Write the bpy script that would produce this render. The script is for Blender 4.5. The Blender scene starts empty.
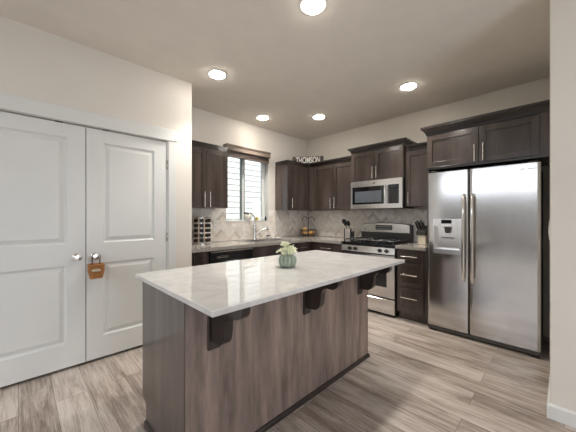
import bpy, bmesh, math, random
from mathutils import Vector, Matrix
random.seed(7)
PI = math.pi
SC = bpy.context.scene
COL = SC.collection

# ------------------------------------------------------------------ camera
cam_d = bpy.data.cameras.new('camera')
cam = bpy.data.objects.new('camera', cam_d)
COL.objects.link(cam)
cam.location = (0, 0, 1.2658)
cam.rotation_euler = (PI / 2, 0, 0.7917 - PI / 2)
cam_d.sensor_width = 36
cam_d.lens = 36 * 272.81 / 576
cam_d.shift_y = 0.97 / 576
cam_d.clip_start = 0.02
SC.camera = cam

# ------------------------------------------------------------------ view, sky, sun, daylight
SC.view_settings.view_transform = 'Standard'
SC.view_settings.look = 'None'
SC.view_settings.gamma = 1
SC.view_settings.exposure = 0.5
SC.view_settings.use_curve_mapping = False
SC.cycles.max_bounces = 10
SC.cycles.diffuse_bounces = 6
SC.cycles.sample_clamp_indirect = 6
SC.cycles.use_denoising = True
SC.cycles.caustics_reflective = False
SC.cycles.caustics_refractive = False

LAMP_STRENGTH = 52.0
BEAM = 58.0
world = bpy.data.worlds.new('world')
SC.world = world
world.use_nodes = True
wn = world.node_tree
# bright overcast sky
wn.nodes['Background'].inputs[0].default_value = (0.90, 0.96, 1.05, 1)
wn.nodes['Background'].inputs[1].default_value = 2.8

def sun(name, rot, power, color=(1, 0.96, 0.9), angle=2.0):
    d = bpy.data.lights.new(name, 'SUN')
    d.energy = power
    d.color = color
    d.angle = math.radians(angle)
    o = bpy.data.objects.new(name, d)
    COL.objects.link(o)
    o.rotation_euler = rot
    return o
sun('sun', (math.radians(48), 0, math.radians(18)), 2.2)

def window_light(name, loc, rot, sx, sy, power, color=(0.86, 0.94, 1.08)):
    d = bpy.data.lights.new(name, 'AREA')
    d.shape = 'RECTANGLE'
    d.size = sx
    d.size_y = sy
    d.energy = power
    d.color = color
    o = bpy.data.objects.new(name, d)
    COL.objects.link(o)
    o.location = loc
    o.rotation_euler = rot
    return o
# added area lamp in the unseen south window, tilted up toward the ceiling
window_light('ceiling_fill_south', (0.6, -3.24, 1.2), (PI / 2 + 0.62, 0, 0), 1.5, 2.0, 22)
def portal(name, loc, rot, sx, sy):
    o = window_light(name, loc, rot, sx, sy, 1)
    o.data.cycles.is_portal = True
portal('portal_west', (-2.63, 1.07, 1.33), (0, -PI / 2, 0), 2.56, 3.52)
portal('portal_south', (0.65, -3.23, 1.15), (PI / 2, 0, 0), 1.7, 2.2)
portal('portal_sink', (2.57, 3.53, 1.7), (-PI / 2, 0, 0), 0.82, 1.0)

# ------------------------------------------------------------------ materials
def lin(r, g, b):
    f = lambda c: (c / 255 / 12.92) if c / 255 <= 0.04045 else ((c / 255 + 0.055) / 1.055) ** 2.4
    return (f(r), f(g), f(b), 1)

class NT:
    def __init__(s, name):
        s.m = bpy.data.materials.new(name)
        s.m.use_nodes = True
        s.t = s.m.node_tree
        s.b = s.t.nodes['Principled BSDF']
    def n(s, kind, **kw):
        x = s.t.nodes.new('ShaderNode' + kind)
        for k, v in kw.items():
            setattr(x, k, v)
        return x
    def l(s, a, b):
        s.t.links.new(a, b)
    def set(s, **kw):
        for k, v in kw.items():
            s.b.inputs[k.replace('_', ' ')].default_value = v

def ramp(nt, fac, stops):
    r = nt.n('ValToRGB')
    el = r.color_ramp.elements
    while len(el) < len(stops):
        el.new(0.5)
    for e, (p, c) in zip(el, stops):
        e.position = p
        e.color = c
    nt.l(fac, r.inputs[0])
    return r.outputs[0]

def coords(nt, scale=(1, 1, 1), rot=(0, 0, 0)):
    tc = nt.n('TexCoord')
    mp = nt.n('Mapping')
    mp.inputs['Scale'].default_value = scale
    mp.inputs['Rotation'].default_value = rot
    nt.l(tc.outputs['Object'], mp.inputs[0])
    return mp.outputs[0]

def noise(nt, vec, scale, detail=3, rough=0.5, dist=0.0):
    x = nt.n('TexNoise')
    x.inputs['Scale'].default_value = scale
    x.inputs['Detail'].default_value = detail
    x.inputs['Roughness'].default_value = rough
    x.inputs['Distortion'].default_value = dist
    nt.l(vec, x.inputs['Vector'])
    return x.outputs['Fac']

def bump(nt, h, strength, dist=0.01):
    b = nt.n('Bump')
    b.inputs['Strength'].default_value = strength
    b.inputs['Distance'].default_value = dist
    nt.l(h, b.inputs['Height'])
    nt.l(b.outputs[0], nt.b.inputs['Normal'])

def plain(name, col, rough=0.5, metal=0.0, var=0.06, vscale=12, bmp=0.0, bscale=200, **kw):
    nt = NT(name)
    nt.set(Roughness=rough, Metallic=metal, **kw)
    v = coords(nt)
    f = noise(nt, v, vscale)
    lo = tuple(c * (1 - var) for c in col[:3]) + (1,)
    hi = tuple(min(1, c * (1 + var)) for c in col[:3]) + (1,)
    nt.l(ramp(nt, f, [(0.3, lo), (0.7, hi)]), nt.b.inputs['Base Color'])
    if bmp:
        bump(nt, noise(nt, v, bscale, 2), bmp, 0.004)
    return nt.m

def wood(name, dark, mid, light, rough=0.35, horizontal=False, spread=1.0):
    nt = NT(name)
    nt.set(Roughness=rough, Specular_IOR_Level=0.5, Coat_Weight=0.5, Coat_Roughness=0.14)
    sc = (3.0, 3.0, 0.35) if not horizontal else (0.5, 0.5, 3.0)
    v = coords(nt, sc)
    big = noise(nt, v, 2.2 * spread, 2, 0.5, 0.3)
    fine = noise(nt, coords(nt, tuple(a * 9 for a in sc)), 3.5, 4, 0.65)
    mx = nt.n('Math', operation='MULTIPLY_ADD')
    nt.l(fine, mx.inputs[0])
    mx.inputs[1].default_value = 0.35
    nt.l(big, mx.inputs[2])
    nt.l(ramp(nt, mx.outputs[0], [(0.42, dark), (0.66, mid), (0.9, light)]), nt.b.inputs['Base Color'])
    bump(nt, fine, 0.08, 0.002)
    return nt.m

def steel(name, col, rough, axis):
    nt = NT(name)
    nt.set(Metallic=1.0, Roughness=rough)
    sc = {'z': (120, 120, 1.5), 'y': (60, 1.0, 160), 'n': (20, 20, 20)}[axis]
    f = noise(nt, coords(nt, sc), 3, 2)
    lo = tuple(c * 0.93 for c in col[:3]) + (1,)
    nt.l(ramp(nt, f, [(0.3, lo), (0.7, col)]), nt.b.inputs['Base Color'])
    return nt.m

M = {}
M['wall'] = plain('painted_wall', lin(224, 219, 210), 0.75, var=0.02, vscale=3, bmp=0.12, bscale=110)
M['ceiling'] = plain('textured_ceiling', lin(228, 222, 213), 0.85, var=0.025, vscale=6, bmp=0.25, bscale=60)
M['white'] = plain('white_paint', lin(222, 223, 220), 0.42, var=0.015, vscale=4)
M['cab'] = wood('dark_stained_maple', lin(46, 37, 34), lin(64, 54, 49), lin(87, 76, 71), 0.28)
M['crown'] = wood('dark_stained_moulding', lin(28, 23, 22), lin(38, 31, 29), lin(52, 43, 40), 0.28, horizontal=True)
M['gable'] = wood('satin_end_panel', lin(56, 46, 42), lin(72, 60, 55), lin(92, 80, 74), 0.14)
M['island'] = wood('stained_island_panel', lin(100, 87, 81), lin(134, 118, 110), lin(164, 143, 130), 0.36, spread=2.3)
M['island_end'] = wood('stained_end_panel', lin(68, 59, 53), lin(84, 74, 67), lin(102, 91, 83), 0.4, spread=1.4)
M['corbel'] = wood('dark_corbel_wood', lin(30, 24, 22), lin(38, 30, 28), lin(50, 40, 37), 0.28)
M['toe'] = plain('black_toe_kick', lin(26, 22, 21), 0.6)
M['nickel'] = steel('brushed_nickel', (0.86, 0.83, 0.78, 1), 0.25, 'n')
M['steel'] = steel('brushed_stainless', (0.66, 0.65, 0.64, 1), 0.15, 'y')
M['steel_v'] = steel('stainless_trim', (0.86, 0.85, 0.84, 1), 0.25, 'n')
M['chrome'] = steel('polished_steel', (0.86, 0.85, 0.83, 1), 0.12, 'n')
M['black'] = plain('black_plastic', lin(22, 22, 23), 0.35)
M['iron'] = plain('cast_iron', lin(54, 54, 56), 0.34, bmp=0.1)
M['enamel'] = plain('black_enamel', lin(30, 31, 34), 0.12)
M['glassblk'] = plain('black_glass', lin(20, 20, 22), 0.05)
M['grey'] = plain('dark_grey_case', lin(66, 63, 60), 0.5)
M['plate'] = plain('white_plate_plastic', lin(238, 236, 230), 0.35, var=0.01)
M['cream'] = plain('cream_block', lin(226, 214, 192), 0.5, var=0.05)
M['lens_off'] = plain('grey_buttons', lin(150, 152, 150), 0.4)
M['screen'] = plain('microwave_screen', lin(92, 98, 106), 0.15)
M['orange'] = plain('orange_fruit', lin(210, 160, 92), 0.5, var=0.1, bmp=0.1)
M['apple'] = plain('tan_fruit', lin(212, 176, 120), 0.45, var=0.12)
M['bowlwood'] = wood('bowl_wood', lin(120, 82, 44), lin(160, 112, 62), lin(190, 144, 88), 0.45, horizontal=True)
M['sage'] = plain('sage_ceramic', lin(142, 154, 140), 0.3, var=0.12, vscale=25)
M['leaf'] = plain('pale_succulent', lin(216, 218, 192), 0.55, var=0.12, vscale=40)
M['wicker'] = plain('tan_wicker', lin(172, 118, 66), 0.6, var=0.4, vscale=90, bmp=0.4, bscale=300)
M['leather'] = plain('dark_leather', lin(74, 46, 28), 0.6)
M['cloth'] = plain('grey_paper_tag', lin(190, 184, 166), 0.7)
M['blind'] = wood('brown_blind_wood', lin(92, 80, 71), lin(118, 104, 93), lin(142, 128, 116), 0.4, horizontal=True)
M['blind_dark'] = wood('blind_slat_wood', lin(58, 47, 42), lin(76, 63, 57), lin(96, 82, 74), 0.45, horizontal=True)
M['signwood'] = wood('weathered_sign_wood', lin(46, 40, 36), lin(62, 54, 48), lin(92, 82, 72), 0.7, horizontal=True)
M['vinyl'] = plain('white_vinyl', lin(228, 230, 228), 0.4, var=0.01)
M['vinyl_grey'] = plain('grey_vinyl', lin(120, 132, 130), 0.4, var=0.03)
M['siding'] = plain('white_lap_siding', lin(172, 169, 163), 0.6, var=0.02)
M['fence'] = plain('reflected_fence', lin(92, 86, 79), 0.8, var=0.1)  # unseen fence, tone set by what the fridge should reflect
M['ground'] = plain('gravel_ground', lin(84, 80, 75), 0.9, var=0.2, bmp=0.4)
M['spice'] = plain('spice_powder', lin(150, 96, 56), 0.6, var=0.4, vscale=30)
M['yellow'] = plain('yellow_ceramic', lin(214, 196, 120), 0.4)
M['sponge'] = plain('white_ceramic', lin(234, 230, 222), 0.3)
M['grout'] = plain('grout', lin(244, 240, 233), 0.85, var=0.03)
TILES = []
for i, c in enumerate([(238, 231, 222), (228, 219, 209), (243, 238, 231), (210, 200, 189), (233, 225, 214)]):
    TILES.append(plain('stone_tile_%d' % i, lin(*c), 0.3, var=0.08, vscale=22))

def mk_emit(name, col, strength):
    nt = NT(name)
    v = coords(nt)
    f = noise(nt, v, 5)
    nt.l(ramp(nt, f, [(0, col), (1, col)]), nt.b.inputs['Emission Color'])
    nt.set(Emission_Strength=strength)
    return nt.m
M['lamp'] = mk_emit('lamp_lens', (1.0, 0.92, 0.82, 1), LAMP_STRENGTH)
M['led'] = mk_emit('blue_display', (0.35, 0.5, 0.6, 1), 0.02)
M['led'].node_tree.nodes['Principled BSDF'].inputs['Base Color'].default_value = (0.02, 0.025, 0.03, 1)

def mk_glass(name, tint, refl=0.06):
    m = bpy.data.materials.new(name)
    m.use_nodes = True
    t = m.node_tree
    t.nodes.clear()
    o = t.nodes.new('ShaderNodeOutputMaterial')
    mix = t.nodes.new('ShaderNodeMixShader')
    tr = t.nodes.new('ShaderNodeBsdfTransparent')
    gl = t.nodes.new('ShaderNodeBsdfGlossy')
    fr = t.nodes.new('ShaderNodeFresnel')
    fr.inputs[0].default_value = 1.45
    tr.inputs[0].default_value = tint
    gl.inputs['Roughness'].default_value = 0.02
    t.links.new(fr.outputs[0], mix.inputs[0])
    t.links.new(tr.outputs[0], mix.inputs[1])
    t.links.new(gl.outputs[0], mix.inputs[2])
    t.links.new(mix.outputs[0], o.inputs[0])
    return m
M['pane'] = mk_glass('window_glass', (0.96, 0.98, 0.97, 1))
M['jarglass'] = mk_glass('jar_glass', (0.9, 0.92, 0.9, 1))

# quartz slab of the island
nt = NT('white_quartz')
nt.set(Roughness=0.03, Specular_IOR_Level=0.8)
v = coords(nt)
f = noise(nt, v, 9, 5, 0.7, 0.6)
nt.l(ramp(nt, f, [(0.3, lin(198, 196, 194)), (0.6, lin(212, 211, 209)), (0.8, lin(222, 221, 219))]), nt.b.inputs['Base Color'])
M['quartz'] = nt.m
# grey speckled perimeter worktop
nt = NT('grey_speckled_laminate')
nt.set(Roughness=0.12, Specular_IOR_Level=0.55)
v = coords(nt)
f = noise(nt, v, 130, 4, 0.8)
nt.l(ramp(nt, f, [(0.35, lin(126, 121, 115)), (0.55, lin(170, 165, 158)), (0.7, lin(194, 189, 181))]), nt.b.inputs['Base Color'])
M['laminate'] = nt.m
# plank floor, boards running along Y
nt = NT('plank_floor')
nt.set(Roughness=0.36, Specular_IOR_Level=0.4)
v = coords(nt, (1, 1, 1), (0, 0, PI / 2))
bt = nt.n('TexBrick')
bt.inputs['Color1'].default_value = (0, 0, 0, 1)
bt.inputs['Color2'].default_value = (1, 1, 1, 1)
bt.inputs['Mortar'].default_value = (0.5, 0.5, 0.5, 1)
bt.inputs['Scale'].default_value = 1.0
bt.inputs['Mortar Size'].default_value = 0.0012
bt.inputs['Brick Width'].default_value = 1.22
bt.inputs['Row Height'].default_value = 0.18
bt.offset = 0.37
nt.l(v, bt.inputs['Vector'])
seed = nt.n('SeparateColor')
nt.l(bt.outputs['Color'], seed.inputs[0])
off = nt.n('CombineXYZ')
mul = nt.n('Math', operation='MULTIPLY')
mul.inputs[1].default_value = 37.0
nt.l(seed.outputs[0], mul.inputs[0])
nt.l(mul.outputs[0], off.inputs[2])
add = nt.n('VectorMath', operation='ADD')
nt.l(coords(nt, (7, 0.9, 1)), add.inputs[0])
nt.l(off.outputs[0], add.inputs[1])
g1 = noise(nt, add.outputs[0], 1.8, 6, 0.7, 0.7)
add2 = nt.n('VectorMath', operation='ADD')
nt.l(coords(nt, (42, 1.6, 1)), add2.inputs[0])
nt.l(off.outputs[0], add2.inputs[1])
g2 = noise(nt, add2.outputs[0], 2.4, 6, 0.75, 0.4)
m1 = nt.n('Math', operation='MULTIPLY_ADD')
nt.l(g2, m1.inputs[0]); m1.inputs[1].default_value = 0.85
nt.l(g1, m1.inputs[2])
m2 = nt.n('Math', operation='MULTIPLY_ADD')
nt.l(seed.outputs[0], m2.inputs[0]); m2.inputs[1].default_value = 0.2
nt.l(m1.outputs[0], m2.inputs[2])
m3 = nt.n('Math', operation='MULTIPLY')
nt.l(m2.outputs[0], m3.inputs[0]); m3.inputs[1].default_value = 0.8
fc = ramp(nt, m3.outputs[0], [(0.54, lin(94, 81, 72)), (0.72, lin(150, 137, 126)), (0.84, lin(181, 169, 159)), (0.96, lin(200, 190, 182))])
mxc = nt.n('Mix', data_type='RGBA')
nt.l(bt.outputs['Fac'], mxc.inputs['Factor'])
nt.l(fc, mxc.inputs[6])
mxc.inputs[7].default_value = lin(92, 78, 68)
nt.l(mxc.outputs[2], nt.b.inputs['Base Color'])
bump(nt, g2, 0.08, 0.002)
M['floor'] = nt.m

# ------------------------------------------------------------------ mesh helpers
class MB:
    """collects shapes in world coordinates; build() links them as one mesh object"""
    def __init__(s):
        s.bm = bmesh.new()
        s.mi = 0
    def _add(s, verts, faces, smooth=False):
        vs = [s.bm.verts.new(v) for v in verts]
        for f in faces:
            try:
                fc = s.bm.faces.new([vs[i] for i in f])
                fc.smooth = smooth
                fc.material_index = s.mi
            except ValueError:
                pass
        return vs
    def box(s, x0, x1, y0, y1, z0, z1, bev=0.0, seg=1):
        x0, x1 = min(x0, x1), max(x0, x1)
        y0, y1 = min(y0, y1), max(y0, y1)
        z0, z1 = min(z0, z1), max(z0, z1)
        v = [(x0, y0, z0), (x1, y0, z0), (x1, y1, z0), (x0, y1, z0), (x0, y0, z1), (x1, y0, z1), (x1, y1, z1), (x0, y1, z1)]
        vs = s._add(v, [(0, 3, 2, 1), (4, 5, 6, 7), (0, 1, 5, 4), (1, 2, 6, 5), (2, 3, 7, 6), (3, 0, 4, 7)])
        if bev:
            es = {e for q in vs for e in q.link_edges}
            bmesh.ops.bevel(s.bm, geom=list(es), offset=bev, segments=seg, affect='EDGES', profile=0.5)
        return s
    def obox(s, c, size, mat, bev=0.0):
        """oriented box: centre, size, 3x3 rotation"""
        hx, hy, hz = [a / 2 for a in size]
        v = [Vector(p) for p in [(-hx, -hy, -hz), (hx, -hy, -hz), (hx, hy, -hz), (-hx, hy, -hz), (-hx, -hy, hz), (hx, -hy, hz), (hx, hy, hz), (-hx, hy, hz)]]
        vs = s._add([mat @ p + Vector(c) for p in v], [(0, 3, 2, 1), (4, 5, 6, 7), (0, 1, 5, 4), (1, 2, 6, 5), (2, 3, 7, 6), (3, 0, 4, 7)])
        if bev:
            es = {e for q in vs for e in q.link_edges}
            bmesh.ops.bevel(s.bm, geom=list(es), offset=bev, segments=2, affect='EDGES', profile=0.5)
        return s
    def prism(s, poly, fn, a0, a1, smooth=False):
        """poly: 2-D outline; fn(p, q, a) -> world point; extruded from a0 to a1"""
        n = len(poly)
        v = [fn(p, q, a0) for p, q in poly] + [fn(p, q, a1) for p, q in poly]
        f = [tuple(range(n)), tuple(range(2 * n - 1, n - 1, -1))]
        for i in range(n):
            j = (i + 1) % n
            f.append((i, i + n, j + n, j))
        vs = s._add(v, f)
        if smooth:
            pass
        return s
    def tube(s, pts, r, seg=10, cap=True):
        pts = [Vector(p) for p in pts]
        n = len(pts)
        rs = r if isinstance(r, (list, tuple)) else [r] * n
        up = None
        rings = []
        for i, p in enumerate(pts):
            d = (pts[min(i + 1, n - 1)] - pts[max(i - 1, 0)]).normalized()
            if up is None:
                up = d.orthogonal().normalized()
            up = (up - d * up.dot(d)).normalized()
            b = d.cross(up)
            rings.append([p + (up * math.cos(2 * PI * k / seg) + b * math.sin(2 * PI * k / seg)) * rs[i] for k in range(seg)])
        v = [q for ring in rings for q in ring]
        f = []
        for i in range(n - 1):
            for k in range(seg):
                k2 = (k + 1) % seg
                f.append((i * seg + k, i * seg + k2, (i + 1) * seg + k2, (i + 1) * seg + k))
        vs = s._add(v, f, True)
        if cap:
            for ring in (vs[:seg], vs[-seg:]):
                try:
                    fc = s.bm.faces.new(ring)
                    fc.material_index = s.mi
                except ValueError:
                    pass
        return s
    def lathe(s, prof, c, seg=24, axis=(0, 0, 1), ribs=0, ribamp=0.0):
        """prof: (radius, height) pairs along axis, from c"""
        ax = Vector(axis).normalized()
        u = ax.orthogonal().normalized()
        w = ax.cross(u)
        c = Vector(c)
        v, f = [], []
        for r, hgt in prof:
            for k in range(seg):
                a = 2 * PI * k / seg
                rr = r * (1 - ribamp * (0.5 + 0.5 * math.cos(ribs * a)) ** 3) if ribs else r
                v.append(c + ax * hgt + (u * math.cos(a) + w * math.sin(a)) * rr)
        n = len(prof)
        for i in range(n - 1):
            for k in range(seg):
                k2 = (k + 1) % seg
                f.append((i * seg + k, i * seg + k2, (i + 1) * seg + k2, (i + 1) * seg + k))
        vs = s._add(v, f, True)
        for ring in (vs[:seg], vs[-seg:]):
            try:
                fc = s.bm.faces.new(ring)
                fc.material_index = s.mi
            except ValueError:
                pass
        return s
    def ball(s, c, r, sx=1, sy=1, sz=1, seg=16):
        prof = [(max(1e-4, math.sin(PI * i / 10)) * r, -math.cos(PI * i / 10) * r) for i in range(11)]
        n0 = len(s.bm.verts)
        s.lathe(prof, (0, 0, 0), seg)
        s.bm.verts.ensure_lookup_table()
        for vv in s.bm.verts[n0:]:
            vv.co = Vector((vv.co.x * sx, vv.co.y * sy, vv.co.z * sz)) + Vector(c)
        return s
    def sweep(s, path, prof, closed=False):
        """path: XY points; prof: (out, z) outline, out measured to the right of the path; mitred"""
        P = [Vector((p[0], p[1])) for p in path]
        n = len(P)
        rings = []
        for i in range(n):
            def nrm(a, b):
                d = (b - a).normalized()
                return Vector((d.y, -d.x))
            if closed:
                n1, n2 = nrm(P[i - 1], P[i]), nrm(P[i], P[(i + 1) % n])
            else:
                n1 = nrm(P[i - 1], P[i]) if i else nrm(P[0], P[1])
                n2 = nrm(P[i], P[i + 1]) if i < n - 1 else n1
            m = (n1 + n2)
            m = m / max(1e-6, (m.dot(n1)))
            rings.append([(P[i].x + m.x * o, P[i].y + m.y * o, z) for o, z in prof])
        k = len(prof)
        v = [q for r in rings for q in r]
        f = []
        for i in range(n if closed else n - 1):
            j = (i + 1) % n
            for a in range(k):
                b = (a + 1) % k
                f.append((i * k + a, i * k + b, j * k + b, j * k + a))
        if not closed:
            f.append(tuple(range(k)))
            f.append(tuple(range(n * k - 1, (n - 1) * k - 1, -1)))
        s._add(v, f)
        return s
    def build(s, name, mats, parent=None, smooth_angle=None, loc=None):
        if not isinstance(mats, (list, tuple)):
            mats = [mats]
        bmesh.ops.recalc_face_normals(s.bm, faces=s.bm.faces[:])
        root = parent
        off = Vector((0, 0, 0))
        while root is not None:
            off += Vector(root.location)
            root = root.parent
        base = Vector(loc) if loc is not None else Vector((0, 0, 0))
        for vv in s.bm.verts:
            vv.co -= off + base
        me = bpy.data.meshes.new(name)
        s.bm.to_mesh(me)
        s.bm.free()
        flags = [p.use_smooth for p in me.polygons]
        me.set_sharp_from_angle(angle=math.radians(40))
        me.polygons.foreach_set('use_smooth', flags)
        for m in mats:
            me.materials.append(m)
        o = bpy.data.objects.new(name, me)
        COL.objects.link(o)
        o.location = base
        if parent is not None:
            o.parent = parent
        return o

def tag(o, label, cat, group=None):
    o['label'] = label
    o['category'] = cat
    if group:
        o['group'] = group
    return o

def thing(name, label, cat, loc, group=None):
    o = bpy.data.objects.new(name, None)
    o.empty_display_size = 0.05
    COL.objects.link(o)
    o.location = loc
    return tag(o, label, cat, group)

def struct(o, kind='structure'):
    o['kind'] = kind
    return o

W, R, YP, XC, ZC = 3.483, 3.952, 2.878, 1.355, 2.731   # window wall, range wall, pantry wall, its corner, ceiling
XE, YE = 2.384, 0.064                                 # near right wall
XL, YB = -2.6, -3.2                                     # far sides of the room behind the camera

# ================================================================== ROOM
b = MB(); b.box(XL - 0.12, R + 0.12, YB - 0.12, W + 0.14, -0.1, 0.0)
struct(b.build('floor', M['floor']))
b = MB(); b.box(XL - 0.12, R + 0.12, YB - 0.12, W + 0.14, ZC, ZC + 0.1)
struct(b.build('ceiling', M['ceiling']))
def wall_with_hole(b, axis, p0, p1, a0, a1, z0, z1, h):
    """box wall between p0 and p1 (thickness), from a0 to a1; h = hole (a, a, z, z)"""
    def bx(u0, u1, w0, w1):
        if u1 - u0 < 1e-4 or w1 - w0 < 1e-4:
            return
        if axis == 'x':
            b.box(u0, u1, p0, p1, w0, w1)
        else:
            b.box(p0, p1, u0, u1, w0, w1)
    bx(a0, h[0], z0, z1); bx(h[1], a1, z0, z1)
    bx(h[0], h[1], z0, h[2]); bx(h[0], h[1], h[3], z1)

WX0, WX1, WZ0, WZ1 = 2.16, 2.985, 1.19, 2.27            # window over the sink
b = MB(); wall_with_hole(b, 'x', W, W + 0.14, XC, R, 0, ZC, (WX0, WX1, WZ0, WZ1))
struct(b.build('wall_back', M['wall']))
b = MB(); b.box(R, R + 0.12, YE, W + 0.14, 0, ZC)
struct(b.build('wall_right', M['wall']))
DX0, DX1, DZ = -0.31, 1.098, 2.047                       # pantry opening
b = MB()
wall_with_hole(b, 'x', YP, YP + 0.12, XL, XC, 0, ZC, (DX0, DX1, 0.0, DZ))
b.box(XC - 0.12, XC, YP + 0.12, W + 0.14, 0, ZC)
b.box(XL - 0.12, XC - 0.12, W + 0.02, W + 0.14, 0, ZC); b.box(XL - 0.12, XL, YP + 0.12, W + 0.02, 0, ZC)
struct(b.build('wall_left', M['wall']))
b = MB(); b.box(XE, R + 0.12, YB, YE, 0, ZC, 0.006, 2)
struct(b.build('wall_near_right', M['wall']))
b = MB(); wall_with_hole(b, 'y', XL - 0.12, XL, YB, YP + 0.12, 0, ZC, (-0.7, 2.84, 0.05, 2.62))
struct(b.build('wall_far_left', M['wall']))
b = MB(); wall_with_hole(b, 'x', YB - 0.12, YB, XL - 0.12, R + 0.12, 0, ZC, (-0.2, 1.5, 0.05, 2.25))
struct(b.build('wall_front', M['wall']))

BASEP = [(0, 0.001), (0.014, 0.001), (0.014, 0.082), (0.009, 0.09), (0.0, 0.092)]
BASEP = [(o, z) for o, z in BASEP]
b = MB(); b.sweep([(XE + 0.6, YE), (XE, YE), (XE, YB)][::-1], [(-o, z) for o, z in BASEP])
struct(b.build('baseboard_near_right', M['white']))
b = MB(); b.sweep([(1.175, YP), (XC, YP)], BASEP)
struct(b.build('baseboard_left', M['white']))
b = MB(); b.sweep([(XL, YP), (-0.375, YP)], BASEP)
struct(b.build('baseboard_far_left', M['white']))

# pantry casing
b = MB()
b.box(DX1 + 0.0, 1.173, YP - 0.018, YP - 0.0005, 0.001, 2.05, 0.003)
b.box(-0.385, DX0, YP - 0.018, YP - 0.0005, 0.001, 2.05, 0.003)
b.box(-0.40, 1.186, YP - 0.026, YP - 0.0005, 2.05, 2.168, 0.004)
b.box(DX0, DX1, YP + 0.045, YP + 0.06, 2.03, DZ)                  # stop
b.box(DX1 - 0.012, DX1, YP, YP + 0.1, 0.001, DZ); b.box(DX0, DX0 + 0.012, YP, YP + 0.1, 0.001, DZ); 
struct(b.build('trim_1', M['white']))

def panel_door(name, x0, x1, panels, yf, z0=0.024, z1=2.035):
    """moulded interior door: slab front at yf with raised panels set in coves"""
    b = MB()
    yb = yf + 0.035
    xs = [x0, panels[0][0], panels[0][1], x1]
    b.box(xs[0], xs[1], yf, yb, z0, z1)
    b.box(xs[2], xs[3], yf, yb, z0, z1)
    zs = [z0] + [z for p in panels for z in (p[2], p[3])] + [z1]
    for i in range(0, len(zs), 2):
        b.box(xs[1], xs[2], yf, yb, zs[i], zs[i + 1])
    for (a0, a1, c0, c1) in panels:
        # sloping cove in, then the raised field
        rings = [(0.0, 0.0), (0.004, 0.006), (0.014, 0.015), (0.022, 0.015), (0.05, 0.003)]
        pts = []
        for ins, dep in rings:
            pts += [(a0 + ins, yf + dep, c0 + ins), (a1 - ins, yf + dep, c0 + ins), (a1 - ins, yf + dep, c1 - ins), (a0 + ins, yf + dep, c1 - ins)]
        f = []
        for r_ in range(len(rings) - 1):
            for k in range(4):
                k2 = (k + 1) % 4
                f.append((r_ * 4 + k, r_ * 4 + k2, r_ * 4 + 4 + k2, r_ * 4 + 4 + k))
        q = (len(rings) - 1) * 4
        f.append((q, q + 1, q + 2, q + 3))
        b._add(pts, f)
        b.box(a0, a1, yf + 0.02, yb, c0, c1)
    return struct(b.build(name, M['white']))
YD = YP + 0.006
d1 = panel_door('door_1', 0.414, 1.084, [(0.535, 0.967, 0.215, 0.862), (0.535, 0.967, 1.04, 1.925)], YD)
d2 = panel_door('door_2', -0.296, 0.408, [(-0.165, 0.283, 0.215, 0.862), (-0.165, 0.283, 1.04, 1.925)], YD)
def knob(door, x, z):
    b = MB()
    b.lathe([(0.031, 0.0), (0.031, 0.006), (0.024, 0.011), (0.011, 0.014), (0.011, 0.034), (0.02, 0.04), (0.027, 0.05), (0.027, 0.06), (0.02, 0.068), (0.004, 0.07)], (x, YD - 0.0005, z), 24, (0, -1, 0))
    o = b.build('door_knob', M['nickel'], door)
    o['label'] = 'round satin nickel knob'
knob(d1, 0.476, 0.925); knob(d2, 0.349, 0.928)
for dd, hx in ((d1, 1.09), (d2, -0.302)):
    for hz in (0.25, 1.06, 1.80):
        b = MB()
        b.tube([(hx, YD - 0.008, hz - 0.045), (hx, YD - 0.008, hz + 0.045)], 0.006, 8)
        b.box(hx - 0.012, hx + 0.004, YD - 0.006, YD - 0.0005, hz - 0.045, hz + 0.045)
        b.build('hinge', M['nickel'], dd)['label'] = 'nickel hinge'
for dd, hx in ((d1, 0.556), (d2, 0.233)):
    b = MB(); b.box(hx - 0.025, hx + 0.025, YD - 0.002, YD + 0.02, 2.0355, 2.044)
    b.build('catch', M['grey'], dd)

# window over the sink
wf = MB()
yw0, yw1 = W + 0.075, W + 0.125
wf.box(WX0, WX0 + 0.035, yw0, yw1, WZ0, WZ1); wf.box(WX1 - 0.08, WX1 - 0.035, yw0, yw1, WZ0, WZ1)
wf.box(WX1 - 0.035, WX1, yw0 + 0.02, yw1, WZ0, WZ1)
wf.box(WX0, WX1, yw0, yw1, WZ0, WZ0 + 0.035); wf.box(WX0, WX1, yw0, yw1, WZ1 - 0.04, WZ1)
w1 = struct(wf.build('window_1', M['vinyl']))
b = MB(); b.box(2.478, 2.500, yw0 - 0.006, yw1 - 0.01, WZ0 + 0.035, WZ1 - 0.04, 0.002); b.box(2.532, 2.556, yw0 + 0.006, yw1 - 0.005, WZ0 + 0.035, WZ1 - 0.04, 0.002)
o = b.build('meeting_stile', M['vinyl_grey'], w1); o['label'] = 'grey-green centre stile'
b = MB(); b.box(2.500, 2.532, yw0, yw1 - 0.01, WZ0 + 0.035, WZ1 - 0.04)
b.build('stile', M['vinyl'], w1)
b = MB(); b.box(WX0 + 0.035, 2.478, yw1 - 0.03, yw1 - 0.026, WZ0 + 0.035, WZ1 - 0.04); b.box(2.556, WX1 - 0.08, yw1 - 0.03, yw1 - 0.026, WZ0 + 0.035, WZ1 - 0.04)
b.build('pane', M['pane'], w1)
b = MB(); b.box(WX0 + 0.001, WX1 - 0.001, W - 0.012, yw0 - 0.001, WZ0 + 0.0005, WZ0 + 0.016, 0.003)
b.build('sill', M['white'], w1)
b = MB(); b.box(WX1 - 0.02, WX1 - 0.0005, W - 0.004, yw0 - 0.001, WZ0 + 0.017, WZ1)
b.build('jamb', M['white'], w1)
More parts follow.
